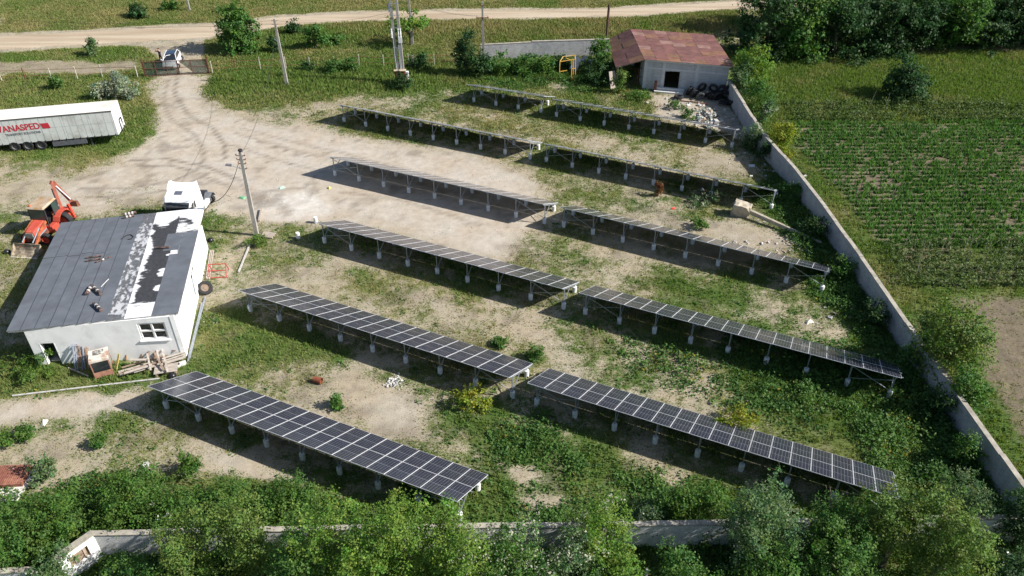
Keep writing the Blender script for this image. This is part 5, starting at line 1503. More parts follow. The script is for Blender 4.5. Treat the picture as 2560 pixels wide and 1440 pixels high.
rc = at(1768, 292)
sp_l = []
for k in range(330):
    r_ = abs(random.gauss(0, 1))
    a = random.uniform(0, 6.28)
    x, y = r_ * 1.15 * math.cos(a), r_ * 1.7 * math.sin(a)
    h = max(.02, .75 - .33 * r_)
    sp_l.append((rc.x + x, rc.y + y, random.uniform(0, 1) * h, random.uniform(.05, .22) * (1.6 if random.random() < .1 else 1)))
chunks('rubble', sp_l, [M('rubble_white', (.54, .53, .51), .9, .15, 4), M('rubble_grey', (.42, .41, .4), .9, .2, 4), M('rubble_tan', (.42, .33, .25), .9, .2, 4), M('rubble_green', (.27, .33, .29), .8, .2, 4)], 'heap of broken white rubble in front of the barn')
sp_l = []
for (u, v, n, sx, sy) in ((1990, 605, 26, .7, .6), (2010, 628, 16, .6, .5), (1900, 395, 24, 1.6, 1.2), (1690, 262, 30, 1.6, .9), (1930, 440, 20, 1.3, 1.0), (2060, 790, 10, 1.5, 1.2), (1790, 320, 30, 2.0, .9), (1945, 620, 14, 1.0, .6), (1870, 610, 14, 2, .4)):
    p = at(u, v)
    for _ in range(n): sp_l.append((p.x + random.gauss(0, sx), p.y + random.gauss(0, sy), random.uniform(0, .1), random.uniform(.05, .17)))
chunks('debris', sp_l, [MATS['rubble_white'], MATS['rubble_grey'], MATS['rubble_tan']], 'scattered stones and broken pieces near the grey wall')
sp_l = []
for _ in range(1500):
    x, y = random.uniform(-30, 26), random.uniform(27, 90)
    c_ = float(sample(cover, np.array([x]), np.array([y]))[0])
    if random.random() > c_ + .25: sp_l.append((x, y, .02, random.uniform(.012, .05)))
for (u, v, n, s_) in ((470, 610, 40, 1.2), (515, 800, 30, .7), (690, 470, 40, 1.5), (640, 500, 30, 1.2), (1700, 580, 60, 3)):
    p = at(u, v)
    for _ in range(n): sp_l.append((p.x + random.gauss(0, s_), p.y + random.gauss(0, s_), .02, random.uniform(.02, .06)))
chunks('pebbles', sp_l, [MATS['rubble_white'], MATS['rubble_tan'], MATS['rubble_grey']], 'small loose stones strewn over the bare dirt of the yard')
wp = at(985, 956)
chunks('plaster_heap', [(wp.x + random.gauss(0, .28), wp.y + random.gauss(0, .28), random.uniform(0, .1), random.uniform(.03, .09)) for _ in range(110)], [MATS['rubble_white']], 'small heap of white plaster lumps')

# ------------------------------------------------------------------ things lying about the yard
for px, lab in (((746, 596), 'spare concrete pier standing alone in the grass near the leaning pole'), ((790, 557), 'spare concrete pier standing at the corner of a table on dirt')):
    o = link_mesh('spare_pier', PIER, None, at(*px) + Vector((0, 0, .06)), (0, 0, .4)); tag(o, lab, 'concrete pier')
pal = empty('pallet', at(671, 590), R(-12), 'small weathered pallet lying at the foot of the leaning pole', 'pallet')
for k in range(6): MB().box(-.55 + k * .19, -.40 + k * .19, -.4, .4, .12, .145).build('slat', WOOD, pal)
for y in (-.35, 0, .35): MB().box(-.55, .55, y - .04, y + .04, 0, .118).build('runner', WOOD, pal)
tag(MB().bar(at(648, 556) + Vector((0, 0, .15)), at(655, 526) + Vector((0, 0, .2)), .16, .12).build('timber', WOOD), 'short grey timber lying behind the leaning pole', 'timber')
tag(MB().bar(at(597, 682) + Vector((0, 0, .08)), at(626, 612) + Vector((0, 0, .1)), .13, .1).build('timber', CONC), 'long grey timber lying in weeds between building and pole', 'timber')
tag(MB().tube(at(32, 991) + Vector((0, 0, .07)), at(400, 948) + Vector((0, 0, .07)), .06, n=8).build('long_pipe', CONC), 'very long pale pipe lying in grass before the plank heap', 'pipe')
for k, (a, b) in enumerate((((470, 905), (506, 760)), ((474, 900), (510, 760)), ((478, 880), (514, 745)))):
    tag(MB().tube(at(*a) + Vector((0, 0, .08 + .02 * k)), at(*b) + Vector((0, 0, .1)), .06, n=8).build('metal_pipe', GALV), 'grey metal pipe laid along the sunlit side wall', 'pipe', 'pipes along the side wall')
for k in range(3):
    tag(MB().bar(at(516 + 4 * k, 700) + Vector((0, 0, .08)), at(527 + 4 * k, 628) + Vector((0, 0, .1)), .08, .06).build('batten', WOOD), 'weathered batten stacked at the rear of the side wall', 'batten', 'battens along the side wall')
rk = empty('red_rack', at(545, 695), R(5), 'red tubular metal rack standing by the sunlit side wall', 'rack')
redt = M('rack_red', (.48, .06, .05), .5, .15, 4)
for x in (-.65, .65):
    MB().bar((x, 0, 0), (x, .55, .95), .05).build('leg', redt, rk); MB().bar((x, 1.1, 0), (x, .55, .95), .05).build('leg', redt, rk)
for p in ((.0, .0, .05), (0, .3, .5), (0, .55, .95)): MB().bar((-.65, p[1], p[2]), (.65, p[1], p[2]), .05).build('crossbar', redt, rk)
pot = empty('rusty_pot', at(795, 956), 0, 'rusty open drum lying on its side between two tables', 'drum')
MB().lathe([(0, -.3), (.2, -.3), (.23, .3), (.2, .3), (.17, -.25), (0, -.25)], 14, 'x').build('shell', M('pot_rust', (.25, .08, .04), .8, .3, 5), pot, loc=(0, 0, .22), rot=(0, 0, -.3))
tag(MB().box(-.2, .2, -.17, .17, 0, .22).build('white_block', MATS['rubble_white'], loc=at(365, 1166), rot=(.05, .08, .4), bevel=.05), 'pale lump lying on bare ground before the front bushes', 'block')
for px, lab in (((440, 918), 'grey concrete block lying right of the plank heap'), ((455, 912), 'grey concrete block farthest right of the plank heap')):
    tag(MB().box(-.3, .3, -.16, .16, 0, .2).build('concrete_block', CONC_L, loc=at(*px), rot=(0, 0, .5), bevel=.015), lab, 'block')
bag = MB().lathe([(0, 0), (.24, .03), (.28, .14), (.16, .27), (.05, .33), (0, .34)], 10); bag.build('black_bag', M('black_bag', (.02, .02, .024), .3, .3, 9), loc=at(432, 942), smooth=True)
tag(bpy.data.objects['black_bag'], 'small black bag lying at the corner of the nearest table', 'bag')
bag2 = bpy.data.objects['black_bag'].copy(); COL.objects.link(bag2); bag2.location = at(18, 632); tag(bag2, 'black bag lying left of the digger bucket', 'bag')
bag3 = bpy.data.objects['black_bag'].copy(); COL.objects.link(bag3); bag3.location = at(527, 603); tag(bag3, 'black bag lying near the rear corner of the side wall', 'bag')
for px, c_, lab, s_ in (((823, 471), (.62, .58, .12), 'yellow plastic lump lying on dirt below the edge-on table', .22), ((606, 495), (.14, .38, .22), 'green plastic scrap lying left of the leaning pole', .35), ((705, 470), (.32, .5, .42), 'pale green scrap lying on the lime-stained dirt', .3), ((1683, 522), (.65, .06, .04), 'red plastic scrap lying in grass above a table', .2), ((1755, 475), (.7, .72, .74), 'white scrap lying in the shade of a table', .2), ((1880, 415), (.72, .73, .75), 'white board scrap lying near the grey wall', .35), ((110, 1058), (.72, .7, .66), 'crumpled white scrap lying on bare ground at left', .3), ((2022, 805), (.55, .52, .46), 'flat pale stone lying in weeds above the right table', .35)):
    mb_ = MB().hexa([(-s_, -s_ * .6, 0), (s_, -s_ * .5, 0), (s_ * .8, s_ * .6, 0), (-s_ * .7, s_ * .5, 0)], [(-s_ * .6, -s_ * .3, .16), (s_ * .5, -s_ * .3, .1), (s_ * .5, s_ * .3, .18), (-s_ * .4, s_ * .3, .08)])
    tag(mb_.build('scrap', M('scrap_%s' % px[0], c_, .6, .2, 6), loc=at(*px), rot=(0, 0, random.uniform(0, 3))), lab, 'scrap')

# plank heap by the white building
pk = M('plank_grey', (.40, .35, .30), .9, .25, 4, col2=(.55, .5, .45), spot=.52, stretch=(.5, 5, 5))
pk2 = M('plank_brown', (.27, .20, .15), .9, .3, 4, stretch=(.5, 5, 5))
planks = [((292, 936), (390, 905)), ((296, 930), (408, 898)), ((312, 926), (430, 897)), ((300, 938), (440, 902)), ((305, 919), (420, 886)), ((335, 930), (462, 892)), ((340, 925), (466, 884)), ((380, 905), (466, 878)), ((336, 922), (395, 905)), ((400, 912), (464, 892)), ((310, 933), (380, 912)), ((405, 875), (470, 872)), ((405, 870), (440, 876)), ((325, 900), (366, 899))]
for k, (a, b) in enumerate(planks):
    z = .06 + .045 * k
    p, q = at(a[0], a[1], z), at(b[0], b[1], z + random.uniform(-.03, .06))
    tag(MB().bar(p, q, random.uniform(.1, .2), .05).build('plank', pk if k % 4 else pk2), 'weathered plank in the heap below the white building window', 'plank', 'planks heaped by the white building')
for k, (a, b) in enumerate((((368, 884), (377, 925)), ((385, 880), (410, 925)), ((404, 868), (420, 930)), ((376, 870), (368, 905)), ((392, 872), (398, 905)))):
    p, q = at(a[0], a[1], .72), at(b[0], b[1], .5)
    tag(MB().bar(p, q, .12, .06).build('plank', pk2 if k % 2 else pk), 'board lying crosswise on top of the plank heap', 'plank', 'boards across the plank heap')
pl2 = empty('slatted_crate', at(418, 930), R(14), 'slatted wooden panel lying at the front of the plank heap', 'crate')
for k in range(7): MB().box(-.75, .75, -.42 + k * .13, -.33 + k * .13, .30, .34).build('slat', pk, pl2)
for x in (-.6, .6): MB().box(x - .05, x + .05, -.45, .48, .0, .298).build('batten', pk2, pl2)
# rusty cabinet
CB = empty('old_cabinet', at(262, 932), R(24), 'rusty white metal cabinet standing askew before the white building', 'cabinet')
cbm = M('cabinet_white', (.62, .58, .52), .7, .2, 3, col2=(.36, .17, .08), spot=.54)
cbr = M('cabinet_frame', (.34, .17, .12), .8, .25, 4)
for x in (-.55, .55):
    for y in (-.4, .75): MB().bar((x, y, 0), (x, y, 1.35), .07).build('corner_post', cbr, CB)
MB().box(-.6, .6, -.45, .8, 1.35, 1.5).build('top', cbm, CB)
MB().box(-.3, .35, .15, .65, 1.5, 1.53).build('scorched_patch', M('scorch', (.12, .12, .11), .8, .4, 8, col2=(.6, .58, .52), spot=.5), CB)
MB().box(-.52, .52, -.42, -.40, .5, 1.3).build('front_pane', GLASSD, CB); MB().box(-.55, .55, -.43, -.38, .05, .5).build('kick_panel', cbr, CB)
MB().box(.54, .56, -.38, .72, .4, 1.3).build('side_pane', M('dusty_glass', (.25, .25, .22), .3, .2, 4), CB)
tag(MB().bar((0, 0, 0), (.3, .5, 1.0), .16, .05).build('yellow_board', M('yellow_board', (.52, .42, .12), .7, .2, 4), loc=at(290, 925)), 'yellowish board leaning beside the rusty cabinet', 'board')
# ladder-like frames leaning on the wall
FM = empty('window_frame', at(203, 926), R(8), 'old wooden frames leaning together left of the rusty cabinet', 'frame')
bl_ = M('frame_blue', (.30, .33, .40), .7, .2, 4); br_ = M('frame_brown', (.33, .2, .12), .8, .2, 4)
for k, (x, mm) in enumerate(((-.35, bl_), (-.1, br_), (.12, bl_), (.3, br_), (.45, pk))):
    MB().bar((x, 0, 0), (x + .1, .75 + .1 * k, 1.7 - .08 * k), .07).build('stile', mm, FM); MB().bar((x + .16, -.05, 0), (x + .24, .75, 1.65 - .08 * k), .05).build('stile', mm, FM)
for z in (.15, .9, 1.6): MB().bar((-.35, z * .42, z), (.1, z * .42 + .05, z), .06).build('rail', bl_, FM)
MB().bar((-.9, .3, .08), (.7, -.75, .05), .1, .05).build('foot_board', pk, FM)
WF2 = empty('white_window_frame', at(330, 897), R(5), 'white window frame leaning under the white building window', 'frame')
for a, b in (((-.9, 0, 0), (-.75, .35, 1.0)), ((.9, 0, 0), (.95, .35, 1.0)), ((-.75, .35, 1.0), (.95, .35, 1.0))): MB().bar(a, b, .12).build('frame_bar', WHITEP, WF2)
BF2 = empty('brown_window_frame', at(352, 900), R(4), 'brown window frame leaning on the white one', 'frame')
for a, b in (((-.95, 0, .1), (-.85, .3, .85)), ((.95, 0, 0), (1.0, .3, .9)), ((-.9, .3, .85), (1.05, .3, .9)), ((.1, 0, 0), (.15, .3, .88))): MB().bar(a, b, .09).build('frame_bar', br_, BF2)
# red tile sheets on a white slab, lower left
RS = empty('tile_stack', at(20, 1195), R(4), 'stack of rust red corrugated sheets at the left edge', 'sheet stack')
for k in range(5):
    mb_ = MB(); n = 22
    for i in range(n):
        x, y = -1.6 + i * .125, 0
        mb_.hexa([(x, -.75 + .03 * k, .05 + .05 * k), (x + .07, -.75 + .03 * k, .05 + .05 * k), (x + .07, .75, .05 + .05 * k), (x, .75, .05 + .05 * k)], [(x, -.75 + .03 * k, .085 + .05 * k), (x + .07, -.75 + .03 * k, .085 + .05 * k), (x + .07, .75, .085 + .05 * k), (x, .75, .085 + .05 * k)])
    mb_.box(-1.6, 1.15, -.74, .74, .04 + .05 * k, .062 + .05 * k)
    mb_.build('sheet', M('sheet_red', (.24, .095, .065), .75, .2, 3, col2=(.4, .2, .13), spot=.58), RS)
tag(MB().hexa([(-2.2, -1.3, 0), (1.4, -1.2, 0), (1.6, 1.1, 0), (-2.2, 1.2, 0)], [(-2.2, -1.3, .04), (1.4, -1.2, .04), (1.6, 1.1, .04), (-2.2, 1.2, .04)]).build('white_tarpaulin', M('tarp', (.66, .63, .58), .8, .1, 1.5, bump=.3, bscale=4), loc=at(8, 1212)), 'pale sheet spread on the ground under the red sheet stack', 'sheet')
# yellow frame and scrap bonnets left of the barn
YF = empty('yellow_hoist', at(1428, 205), R(15), 'yellow tubular steel frame standing in weeds left of the barn', 'hoist frame')
yl = M('yellow_paint', (.62, .36, .05), .6, .2, 3, col2=(.6, .55, .45), spot=.58)
for a, b in (((0, 0, 0), (0, .1, 2.6)), ((.5, 0, 0), (.45, .1, 2.6)), ((-1.4, .3, 1.2), (-1.4, .3, 2.5)), ((-1.4, .3, 2.5), (.45, .1, 2.7)), ((.45, .1, 2.6), (.6, .8, 2.9)), ((-1.4, .3, 2.5), (-.8, 1.0, 2.8)), ((-.8, 1, 2.8), (.6, .8, 2.9)), ((-1.4, .3, 1.3), (-.5, .2, 1.4)), ((0, .05, 1.6), (.48, .05, 1.6)), ((.05, 0, .4), (.5, 0, .4)), ((0, .1, 2.55), (-.6, .6, 2.75)), ((.2, 0, 0), (.2, .1, 2.6))):
    MB().bar(a, b, .075).build('tube', yl, YF)
tag(MB().hexa([(-.5, -.2, .2), (.5, -.3, .1), (.5, -.2, .1), (-.5, -.1, .2)], [(-.55, .5, 1.9), (.45, .4, 1.7), (.45, .5, 1.7), (-.55, .6, 1.9)]).build('white_bonnet', M('bonnet_white', (.65, .65, .66), .5, .15, 3, col2=(.3, .2, .15), spot=.58), loc=at(1432, 180), rot=(0, .25, -.6), bevel=.02), 'worn white metal bonnet propped up behind the yellow frame', 'bonnet')
dk = empty('dark_cabinet', at(1467, 168), R(-25), 'dark sheet on white legs standing by the bush left of the barn', 'table')
MB().hexa([(-.7, -.6, .85), (.7, -.6, .75), (.7, .6, 1.0), (-.7, .6, 1.1)], [(-.7, -.6, .92), (.7, -.6, .82), (.7, .6, 1.07), (-.7, .6, 1.17)]).build('sheet', M('navy_sheet', (.03, .035, .05), .4, .2, 3), dk)
for x, y in ((-.6, -.55), (.6, -.55), (.6, .5)): MB().bar((x, y, 0), (x, y, .8), .07).build('leg', WHITEP, dk)
tag(MB().bar((0, 0, 0), (1.2, .3, 2.0), .05).build('stick', WOOD, loc=at(1460, 165)), 'thin stick rising from the bush left of the barn', 'stick')
tag(MB().bar(at(1698, 253) + Vector((0, 0, .1)), at(1768, 262) + Vector((0, 0, .1)), .1, .08).build('rusty_bar', RUST), 'rusty bar lying in front of the tyre heap', 'bar')
tag(MB().bar((0, 0, 0), (0, 0, 1.0), .09, .3).build('meter_post', CONC, loc=at(1033, 158)), 'short grey post with a white cap beside the fence bush', 'post')
# ------------------------------------------------------------------ leaves
def leaf_mesh(name, C, Nn, S, colr, mat, aspect=1.0):
    """one small folded blade per leaf: centres C, normals Nn, sizes S, colours"""
    n = len(C)
    Nn = Nn / (np.linalg.norm(Nn, axis=1, keepdims=True) + 1e-9)
    a = np.cross(Nn, rng.normal(size=(n, 3))); a /= (np.linalg.norm(a, axis=1, keepdims=True) + 1e-9)
    b = np.cross(Nn, a)
    S = S[:, None]
    v = np.empty((n, 4, 3))
    v[:, 0] = C - a * S * .62; v[:, 1] = C + b * S * .40 * aspect + Nn * S * .10; v[:, 2] = C + a * S * .62; v[:, 3] = C - b * S * .40 * aspect + Nn * S * .10
    return quads_mesh(name, v.reshape(-1, 3), 4, np.repeat(colr, 4, 0), mat)


def quads_mesh(name, v, k, colr, mat):
    me_ = bpy.data.meshes.new(name)
    nv = len(v); nf = nv // k
    me_.vertices.add(nv); me_.loops.add(nv); me_.polygons.add(nf)
    me_.vertices.foreach_set('co', v.astype(np.float32).ravel())
    me_.loops.foreach_set('vertex_index', np.arange(nv, dtype=np.int32))
    me_.polygons.foreach_set('loop_start', np.arange(0, nv, k, dtype=np.int32))
    at_ = me_.attributes.new('tint', 'FLOAT_COLOR', 'POINT')
    at_.data.foreach_set('color', np.concatenate([colr, np.ones((nv, 1))], 1).astype(np.float32).ravel())
    me_.materials.append(mat)
    me_.update(calc_edges=True)
    return me_


PAL = {  # base leaf colours (dark, light)
    'mid': ((.040, .112, .024), (.108, .225, .048)), 'bright': ((.070, .160, .026), (.170, .290, .050)), 'deep': ((.020, .056, .020), (.052, .118, .036)),
    'silver': ((.15, .21, .13), (.34, .41, .29)), 'olive': ((.070, .140, .030), (.158, .245, .056)), 'grey': ((.056, .122, .046), (.135, .230, .090)), 'robinia': ((.042, .105, .020), (.105, .205, .038)), 'yellow': ((.13, .19, .02), (.27, .32, .04)),
}


def blobs_for(rx, ry, h, n, low=.1, seed=0):
    r0 = random.Random(seed)
    bl = []
    for i in range(n):
        a = 2 * math.pi * (i + r0.random() * .7) / n
        rr = r0.uniform(.25, .72) if i else 0
        z = r0.uniform(low, .74) * h if i else h * .66
        s_ = r0.uniform(.30, .5)
        bl.append((rx * rr * math.cos(a), ry * rr * math.sin(a), z, rx * s_, ry * s_, min(h * s_ * .75, h - z + .05 * h)))
    k_ = h / max(b[2] + b[5] for b in bl)
    return [(b[0], b[1], b[2] * k_, b[3], b[4], b[5] * k_) for b in bl]


def crown_mesh(name, bl, nleaf, leaf, pal, flower=0.0, clump=.34, up=.5, seed=0, shell=.55):
    g = np.random.default_rng(seed)
    B = np.array(bl)
    w = B[:, 3] * B[:, 4] + B[:, 3] * B[:, 5]; w = w / w.sum()
    per = 26
    nc = max(6, nleaf // per)
    k = g.choice(len(B), nc, p=w)
    d = g.normal(size=(nc, 3)); d[:, 2] = d[:, 2] * .9 + .25
    d /= np.linalg.norm(d, axis=1, keepdims=True)
    rad = g.uniform(shell, 1.18, nc)
    cc = B[k, :3] + d * B[k, 3:] * rad[:, None]
    cc[:, 2] = np.maximum(cc[:, 2], .08)
    cl = g.uniform(0, 1, nc)
    out_d = d * .7 + np.array([0, 0, up])
    idx_ = np.repeat(np.arange(nc), per)
    n = len(idx_)
    cs = clump * g.uniform(.6, 1.3, nc)
    C = cc[idx_] + g.normal(size=(n, 3)) * cs[idx_][:, None] * np.array([.6, .6, .45])
    C[:, 2] = np.maximum(C[:, 2], .03)
    Nn = out_d[idx_] + g.normal(size=(n, 3)) * .65
    S = leaf * g.uniform(.6, 1.4, n) * g.uniform(.75, 1.35, nc)[idx_]
    lo, hi = np.array(PAL[pal][0]), np.array(PAL[pal][1])
    t = np.clip(cl[idx_] * .7 + g.uniform(0, .45, n), 0, 1)[:, None]
    hj = np.stack([g.uniform(.82, 1.3, nc), g.uniform(.9, 1.1, nc), g.uniform(.8, 1.2, nc)], 1)
    col_ = (lo + (hi - lo) * t) * g.uniform(.85, 1.15, (n, 1)) * hj[idx_]
    # loose shoots standing out of the crown
    ns_ = max(8, nc // 5)
    ks = g.choice(nc, ns_)
    L_ = g.uniform(.25, .9, ns_) * clump * 2.6
    tt = np.tile(np.linspace(.1, 1, 16), (ns_, 1))
    dsh = d[ks] * .8 + g.normal(size=(ns_, 3)) * .35 + np.array([0, 0, .45]); dsh /= np.linalg.norm(dsh, axis=1, keepdims=True)
    Cs = (cc[ks][:, None] + dsh[:, None] * (tt * L_[:, None])[..., None]).reshape(-1, 3) + g.normal(size=(ns_ * 16, 3)) * clump * .13
    Cs[:, 2] = np.maximum(Cs[:, 2], .03)
    Ns = np.repeat(dsh, 16, 0) * .3 + g.normal(size=(ns_ * 16, 3)) * .7 + np.array([0, 0, .4])
    Ss = leaf * g.uniform(.5, 1.1, ns_ * 16)
    cs_ = (lo + (hi - lo) * np.clip(np.repeat(g.uniform(.3, 1, ns_), 16)[:, None] + g.normal(0, .15, (ns_ * 16, 1)), 0, 1.1))
    C, Nn, S, col_ = np.concatenate([C, Cs]), np.concatenate([Nn, Ns]), np.concatenate([S, Ss]), np.concatenate([col_, cs_])
    idx_ = np.concatenate([idx_, np.repeat(ks, 16)]); n = len(C)
    if flower:
        fc = g.random(nc) < flower
        fl = fc[idx_] & (g.random(n) < .55)
        col_[fl] = np.array([.50, .50, .40]) * g.uniform(.75, 1.1, (fl.sum(), 1))
    return leaf_mesh(name, C, Nn, S, col_, LEAF)


bark = M('bark', (.13, .105, .08), .95, .3, 6, bump=.4)


def plant(name, loc, rx, ry, h, pal, nleaf, leaf, label, cat, group=None, nb=8, trunk=True, flower=0.0, seed=None, clump=.34, low=.1, lift=0.0, shell=.55):
    seed = seed if seed is not None else random.randrange(10 ** 6)
    r0 = empty(name, (loc[0], loc[1], 0), 0, label, cat, group)
    bl = [(x, y, z + lift, a, b, c_) for x, y, z, a, b, c_ in blobs_for(rx, ry, h - lift, nb, low, seed)]
    link_mesh('crown', crown_mesh('crown', bl, nleaf, leaf, pal, flower, clump, seed=seed, shell=shell), r0)
    if trunk:
        rs_ = random.Random(seed)
        tr = MB()
        t_r = max(.04, .035 * h)
        mid = Vector((rs_.uniform(-.1, .1) * rx, rs_.uniform(-.1, .1) * ry, h * .42))
        tr.tube((0, 0, -.1), mid, t_r, t_r * .7, n=7)
        for x, y, z, *_ in bl[:6]:
            tr.tube(mid * rs_.uniform(.5, 1), (x * .85, y * .85, z), t_r * .5, t_r * .18, n=5)
        tr.build('trunk', bark, r0)
    return r0


def P(u, v, hpx_top=None):
    return at(u, v)


def tree_px(base, wpx, top, pal, nleaf, leaf, label, cat='tree', name='tree', depth=.85, **kw):
    """a plant from its foot, its width and its top in the photograph"""
    b = at(*base)
    dist = math.sqrt(b.x ** 2 + b.y ** 2 + CAM_H ** 2)
    ppm = CAM_F / (b.y * _c + CAM_H * _s)
    rx = wpx / 2 / ppm
    h = (base[1] - top) / ppm / (_c - _s * ((base[1] + top) / 2 - 720) / CAM_F)
    h = max(.5, h - rx * .30 * _s)           # far side of the crown adds to the height seen from above
    return plant(name, b, rx, rx * depth, h, pal, nleaf, leaf, label, cat, **kw)


# trees and shrubs at the back
tree_px((604, 128), 112, 2, 'mid', 9000, .22, 'large round leafy tree at the roadside behind the gate fence', nb=16, clump=.45, seed=11, low=-.02)
tree_px((738, 84), 42, 40, 'deep', 1500, .2, 'small upright tree beside the road right of the large round tree', nb=7, seed=12)
tree_px((792, 118), 60, 54, 'mid', 2200, .2, 'feathery young tree right of the small upright tree', nb=8, seed=13)
tree_px((835, 105), 90, 80, 'mid', 1400, .2, 'low shrub patch right of the feathery young tree', 'shrub', 'shrub', trunk=False, seed=14)
tree_px((690, 128), 50, 90, 'deep', 1000, .2, 'dark shrub left of the feathery young tree', 'shrub', 'shrub', trunk=False, seed=15)
tree_px((1027, 112), 118, 18, 'bright', 1700, .22, 'sparse spreading tree behind the transformer poles', nb=12, clump=.42, lift=1.6, seed=16)
tree_px((238, 138), 40, 92, 'grey', 900, .2, 'small shrubby tree on the verge left of the car', nb=6, seed=17)
tree_px((350, 42), 60, 5, 'deep', 1500, .22, 'dark round bush beyond the road at the top edge', 'bush', 'bush', trunk=False, seed=18)
tree_px((430, 22), 60, -8, 'mid', 1000, .22, 'green bush beyond the road left of the far pole', 'bush', 'bush', trunk=False, seed=19)
tree_px((303, 240), 88, 172, 'silver', 3600, .17, 'large silver green bush between the trailer and the gate', 'bush', 'bush', trunk=True, nb=10, seed=20)
tree_px((250, 246), 44, 208, 'silver', 1000, .16, 'smaller silver bush left of the large silver bush', 'bush', 'bush', trunk=False, seed=21)
tree_px((330, 246), 40, 218, 'silver', 700, .16, 'little silver bush right of the large silver bush', 'bush', 'bush', trunk=False, seed=22)
tree_px((146, 220), 40, 184, 'mid', 900, .18, 'round green bush behind the trailer roof', 'bush', 'bush', trunk=False, seed=23)
tree_px((845, 178), 62, 138, 'mid', 1400, .18, 'green bush growing through the fence left of the transformer poles', 'bush', 'bush', trunk=False, seed=24)
tree_px((876, 178), 40, 140, 'mid', 700, .18, 'green bush adjoining another on the fence right side', 'bush', 'bush', trunk=False, seed=64)
tree_px((1052, 170), 58, 132, 'deep', 1300, .18, 'dark bush at the fence right of the transformer poles', 'bush', 'bush', trunk=False, seed=25)
tree_px((770, 174), 30, 148, 'deep', 400, .18, 'small dark bush at a fence post left of the transformer poles', 'bush', 'bush', trunk=False, seed=26)
tree_px((1004, 222), 60, 180, 'deep', 900, .16, 'dark shrub wrapped round the red cabinet foot', 'shrub', 'shrub', trunk=False, seed=27)
tree_px((1166, 186), 62, 66, 'deep', 3600, .17, 'dark columnar conifer left of the crossarm pole', 'tree', 'conifer_tree', nb=12, clump=.35, seed=28)
tree_px((1205, 190), 80, 118, 'deep', 2200, .18, 'dark ivy-clad bush at the foot of the crossarm pole', 'bush', 'bush', trunk=False, seed=29)
for k, (u, v, w, t, lab) in enumerate(((1255, 182, 80, 128, 'green bramble next to the crossarm pole under the pale wall'), (1310, 186, 90, 122, 'tall green bramble mound midway along the pale wall'), (1362, 184, 70, 136, 'green bramble at the yellow frame under the pale wall'), (1405, 172, 60, 132, 'dark bramble behind the yellow frame'))):
    tree_px((u, v), w, t, 'mid' if k < 3 else 'deep', 1900, .17, lab, 'bush', 'bramble', trunk=False, seed=30 + k)
tree_px((1494, 186), 84, 92, 'mid', 3400, .17, 'vine covered bush pressed against the barn lean-to', 'bush', 'bush', trunk=False, nb=11, seed=35)
tree_px((1500, 210), 90, 150, 'deep', 2000, .17, 'shaded weeds clump below the lean-to bush', 'bush', 'bush', trunk=False, seed=36)
tree_px((1552, 232), 36, 168, 'olive', 1200, .13, 'ivy climbing the front post of the lean-to', 'ivy', 'ivy', trunk=False, seed=37)
tree_px((1600, 246), 90, 222, 'mid', 900, .13, 'low green weeds at the barn front corner', 'weeds', 'weed_clump', trunk=False, seed=38)
# right of the barn
tree_px((1868, 236), 118, 96, 'bright', 4600, .18, 'bright green tree overhanging the right end of the barn roof', nb=12, clump=.45, seed=39)
tree_px((1846, 250), 80, 150, 'grey', 2600, .16, 'grey green shrub at the corner of barn and grey wall', 'shrub', 'shrub', nb=9, seed=40)
tree_px((1895, 275), 80, 196, 'mid', 2400, .16, 'green shrub outside the grey wall below the bright tree', 'shrub', 'shrub', trunk=False, seed=41)
tree_px((1915, 305), 60, 250, 'grey', 1500, .15, 'pale flowering shrub outside the grey wall', 'shrub', 'shrub', trunk=False, flower=.15, seed=42)
tree_px((1948, 388), 78, 300, 'yellow', 3000, .14, 'yellow green bush growing over the grey wall', 'bush', 'bush', nb=9, seed=43)
tree_px((1878, 372), 64, 296, 'grey', 1800, .14, 'flowering shrub at the end of the upper right table', 'shrub', 'shrub', trunk=False, flower=.2, seed=44)
tree_px((1915, 400), 60, 350, 'deep', 1200, .14, 'dark shrub in the shade of the grey wall', 'shrub', 'shrub', trunk=False, seed=45)
tree_px((2264, 248), 142, 142, 'deep', 6500, .2, 'dark round tree standing alone in the long grass', nb=16, clump=.42, seed=46, low=0.0)
for k, (u, v, w, t, pal_, lab) in enumerate(((1905, 142, 150, -60, 'deep', 'dark forest edge tree directly behind the barn'), (1990, 140, 150, -40, 'mid', 'green forest edge tree second from the barn'), (2085, 136, 170, -30, 'deep', 'broad forest edge tree third from the barn'),
                                           (2190, 128, 160, -40, 'deep', 'shaded forest edge tree fourth from the barn'), (2280, 120, 150, -40, 'deep', 'forest edge tree behind the round dark tree'), (2365, 116, 150, -45, 'mid', 'lighter green forest edge tree right of centre'),
                                           (2455, 112, 160, -50, 'deep', 'dark forest edge tree second from the picture edge'), (2545, 110, 160, -50, 'deep', 'dark forest edge tree at the picture edge'), (2630, 108, 170, -50, 'deep', 'forest edge tree beyond the picture edge'))):
    tree_px((u, v), w * 1.12, t, pal_, 9500, .25, lab, 'tree', 'forest_tree', group='trees of the forest edge', nb=18, clump=.55, seed=70 + k, low=-.02)
for k in range(9):   # trees behind the forest edge, seen only as tops
    u = 1940 + k * 82
    tree_px((u, 80 - (k % 2) * 14), 160, -150, 'deep', 3000, .32, 'forest tree top behind the row of edge trees', 'tree', 'forest_tree', group='trees deeper in the forest', nb=10, clump=.8, seed=90 + k)
tree_px((2352, 952), 205, 735, 'olive', 9000, .13, 'big olive green bush against the field side of the wall', 'bush', 'bush', nb=14, clump=.4, seed=47)
tree_px((2300, 905), 80, 800, 'deep', 2200, .13, 'dark bush left of the big olive bush at the wall', 'bush', 'bush', trunk=False, seed=48)
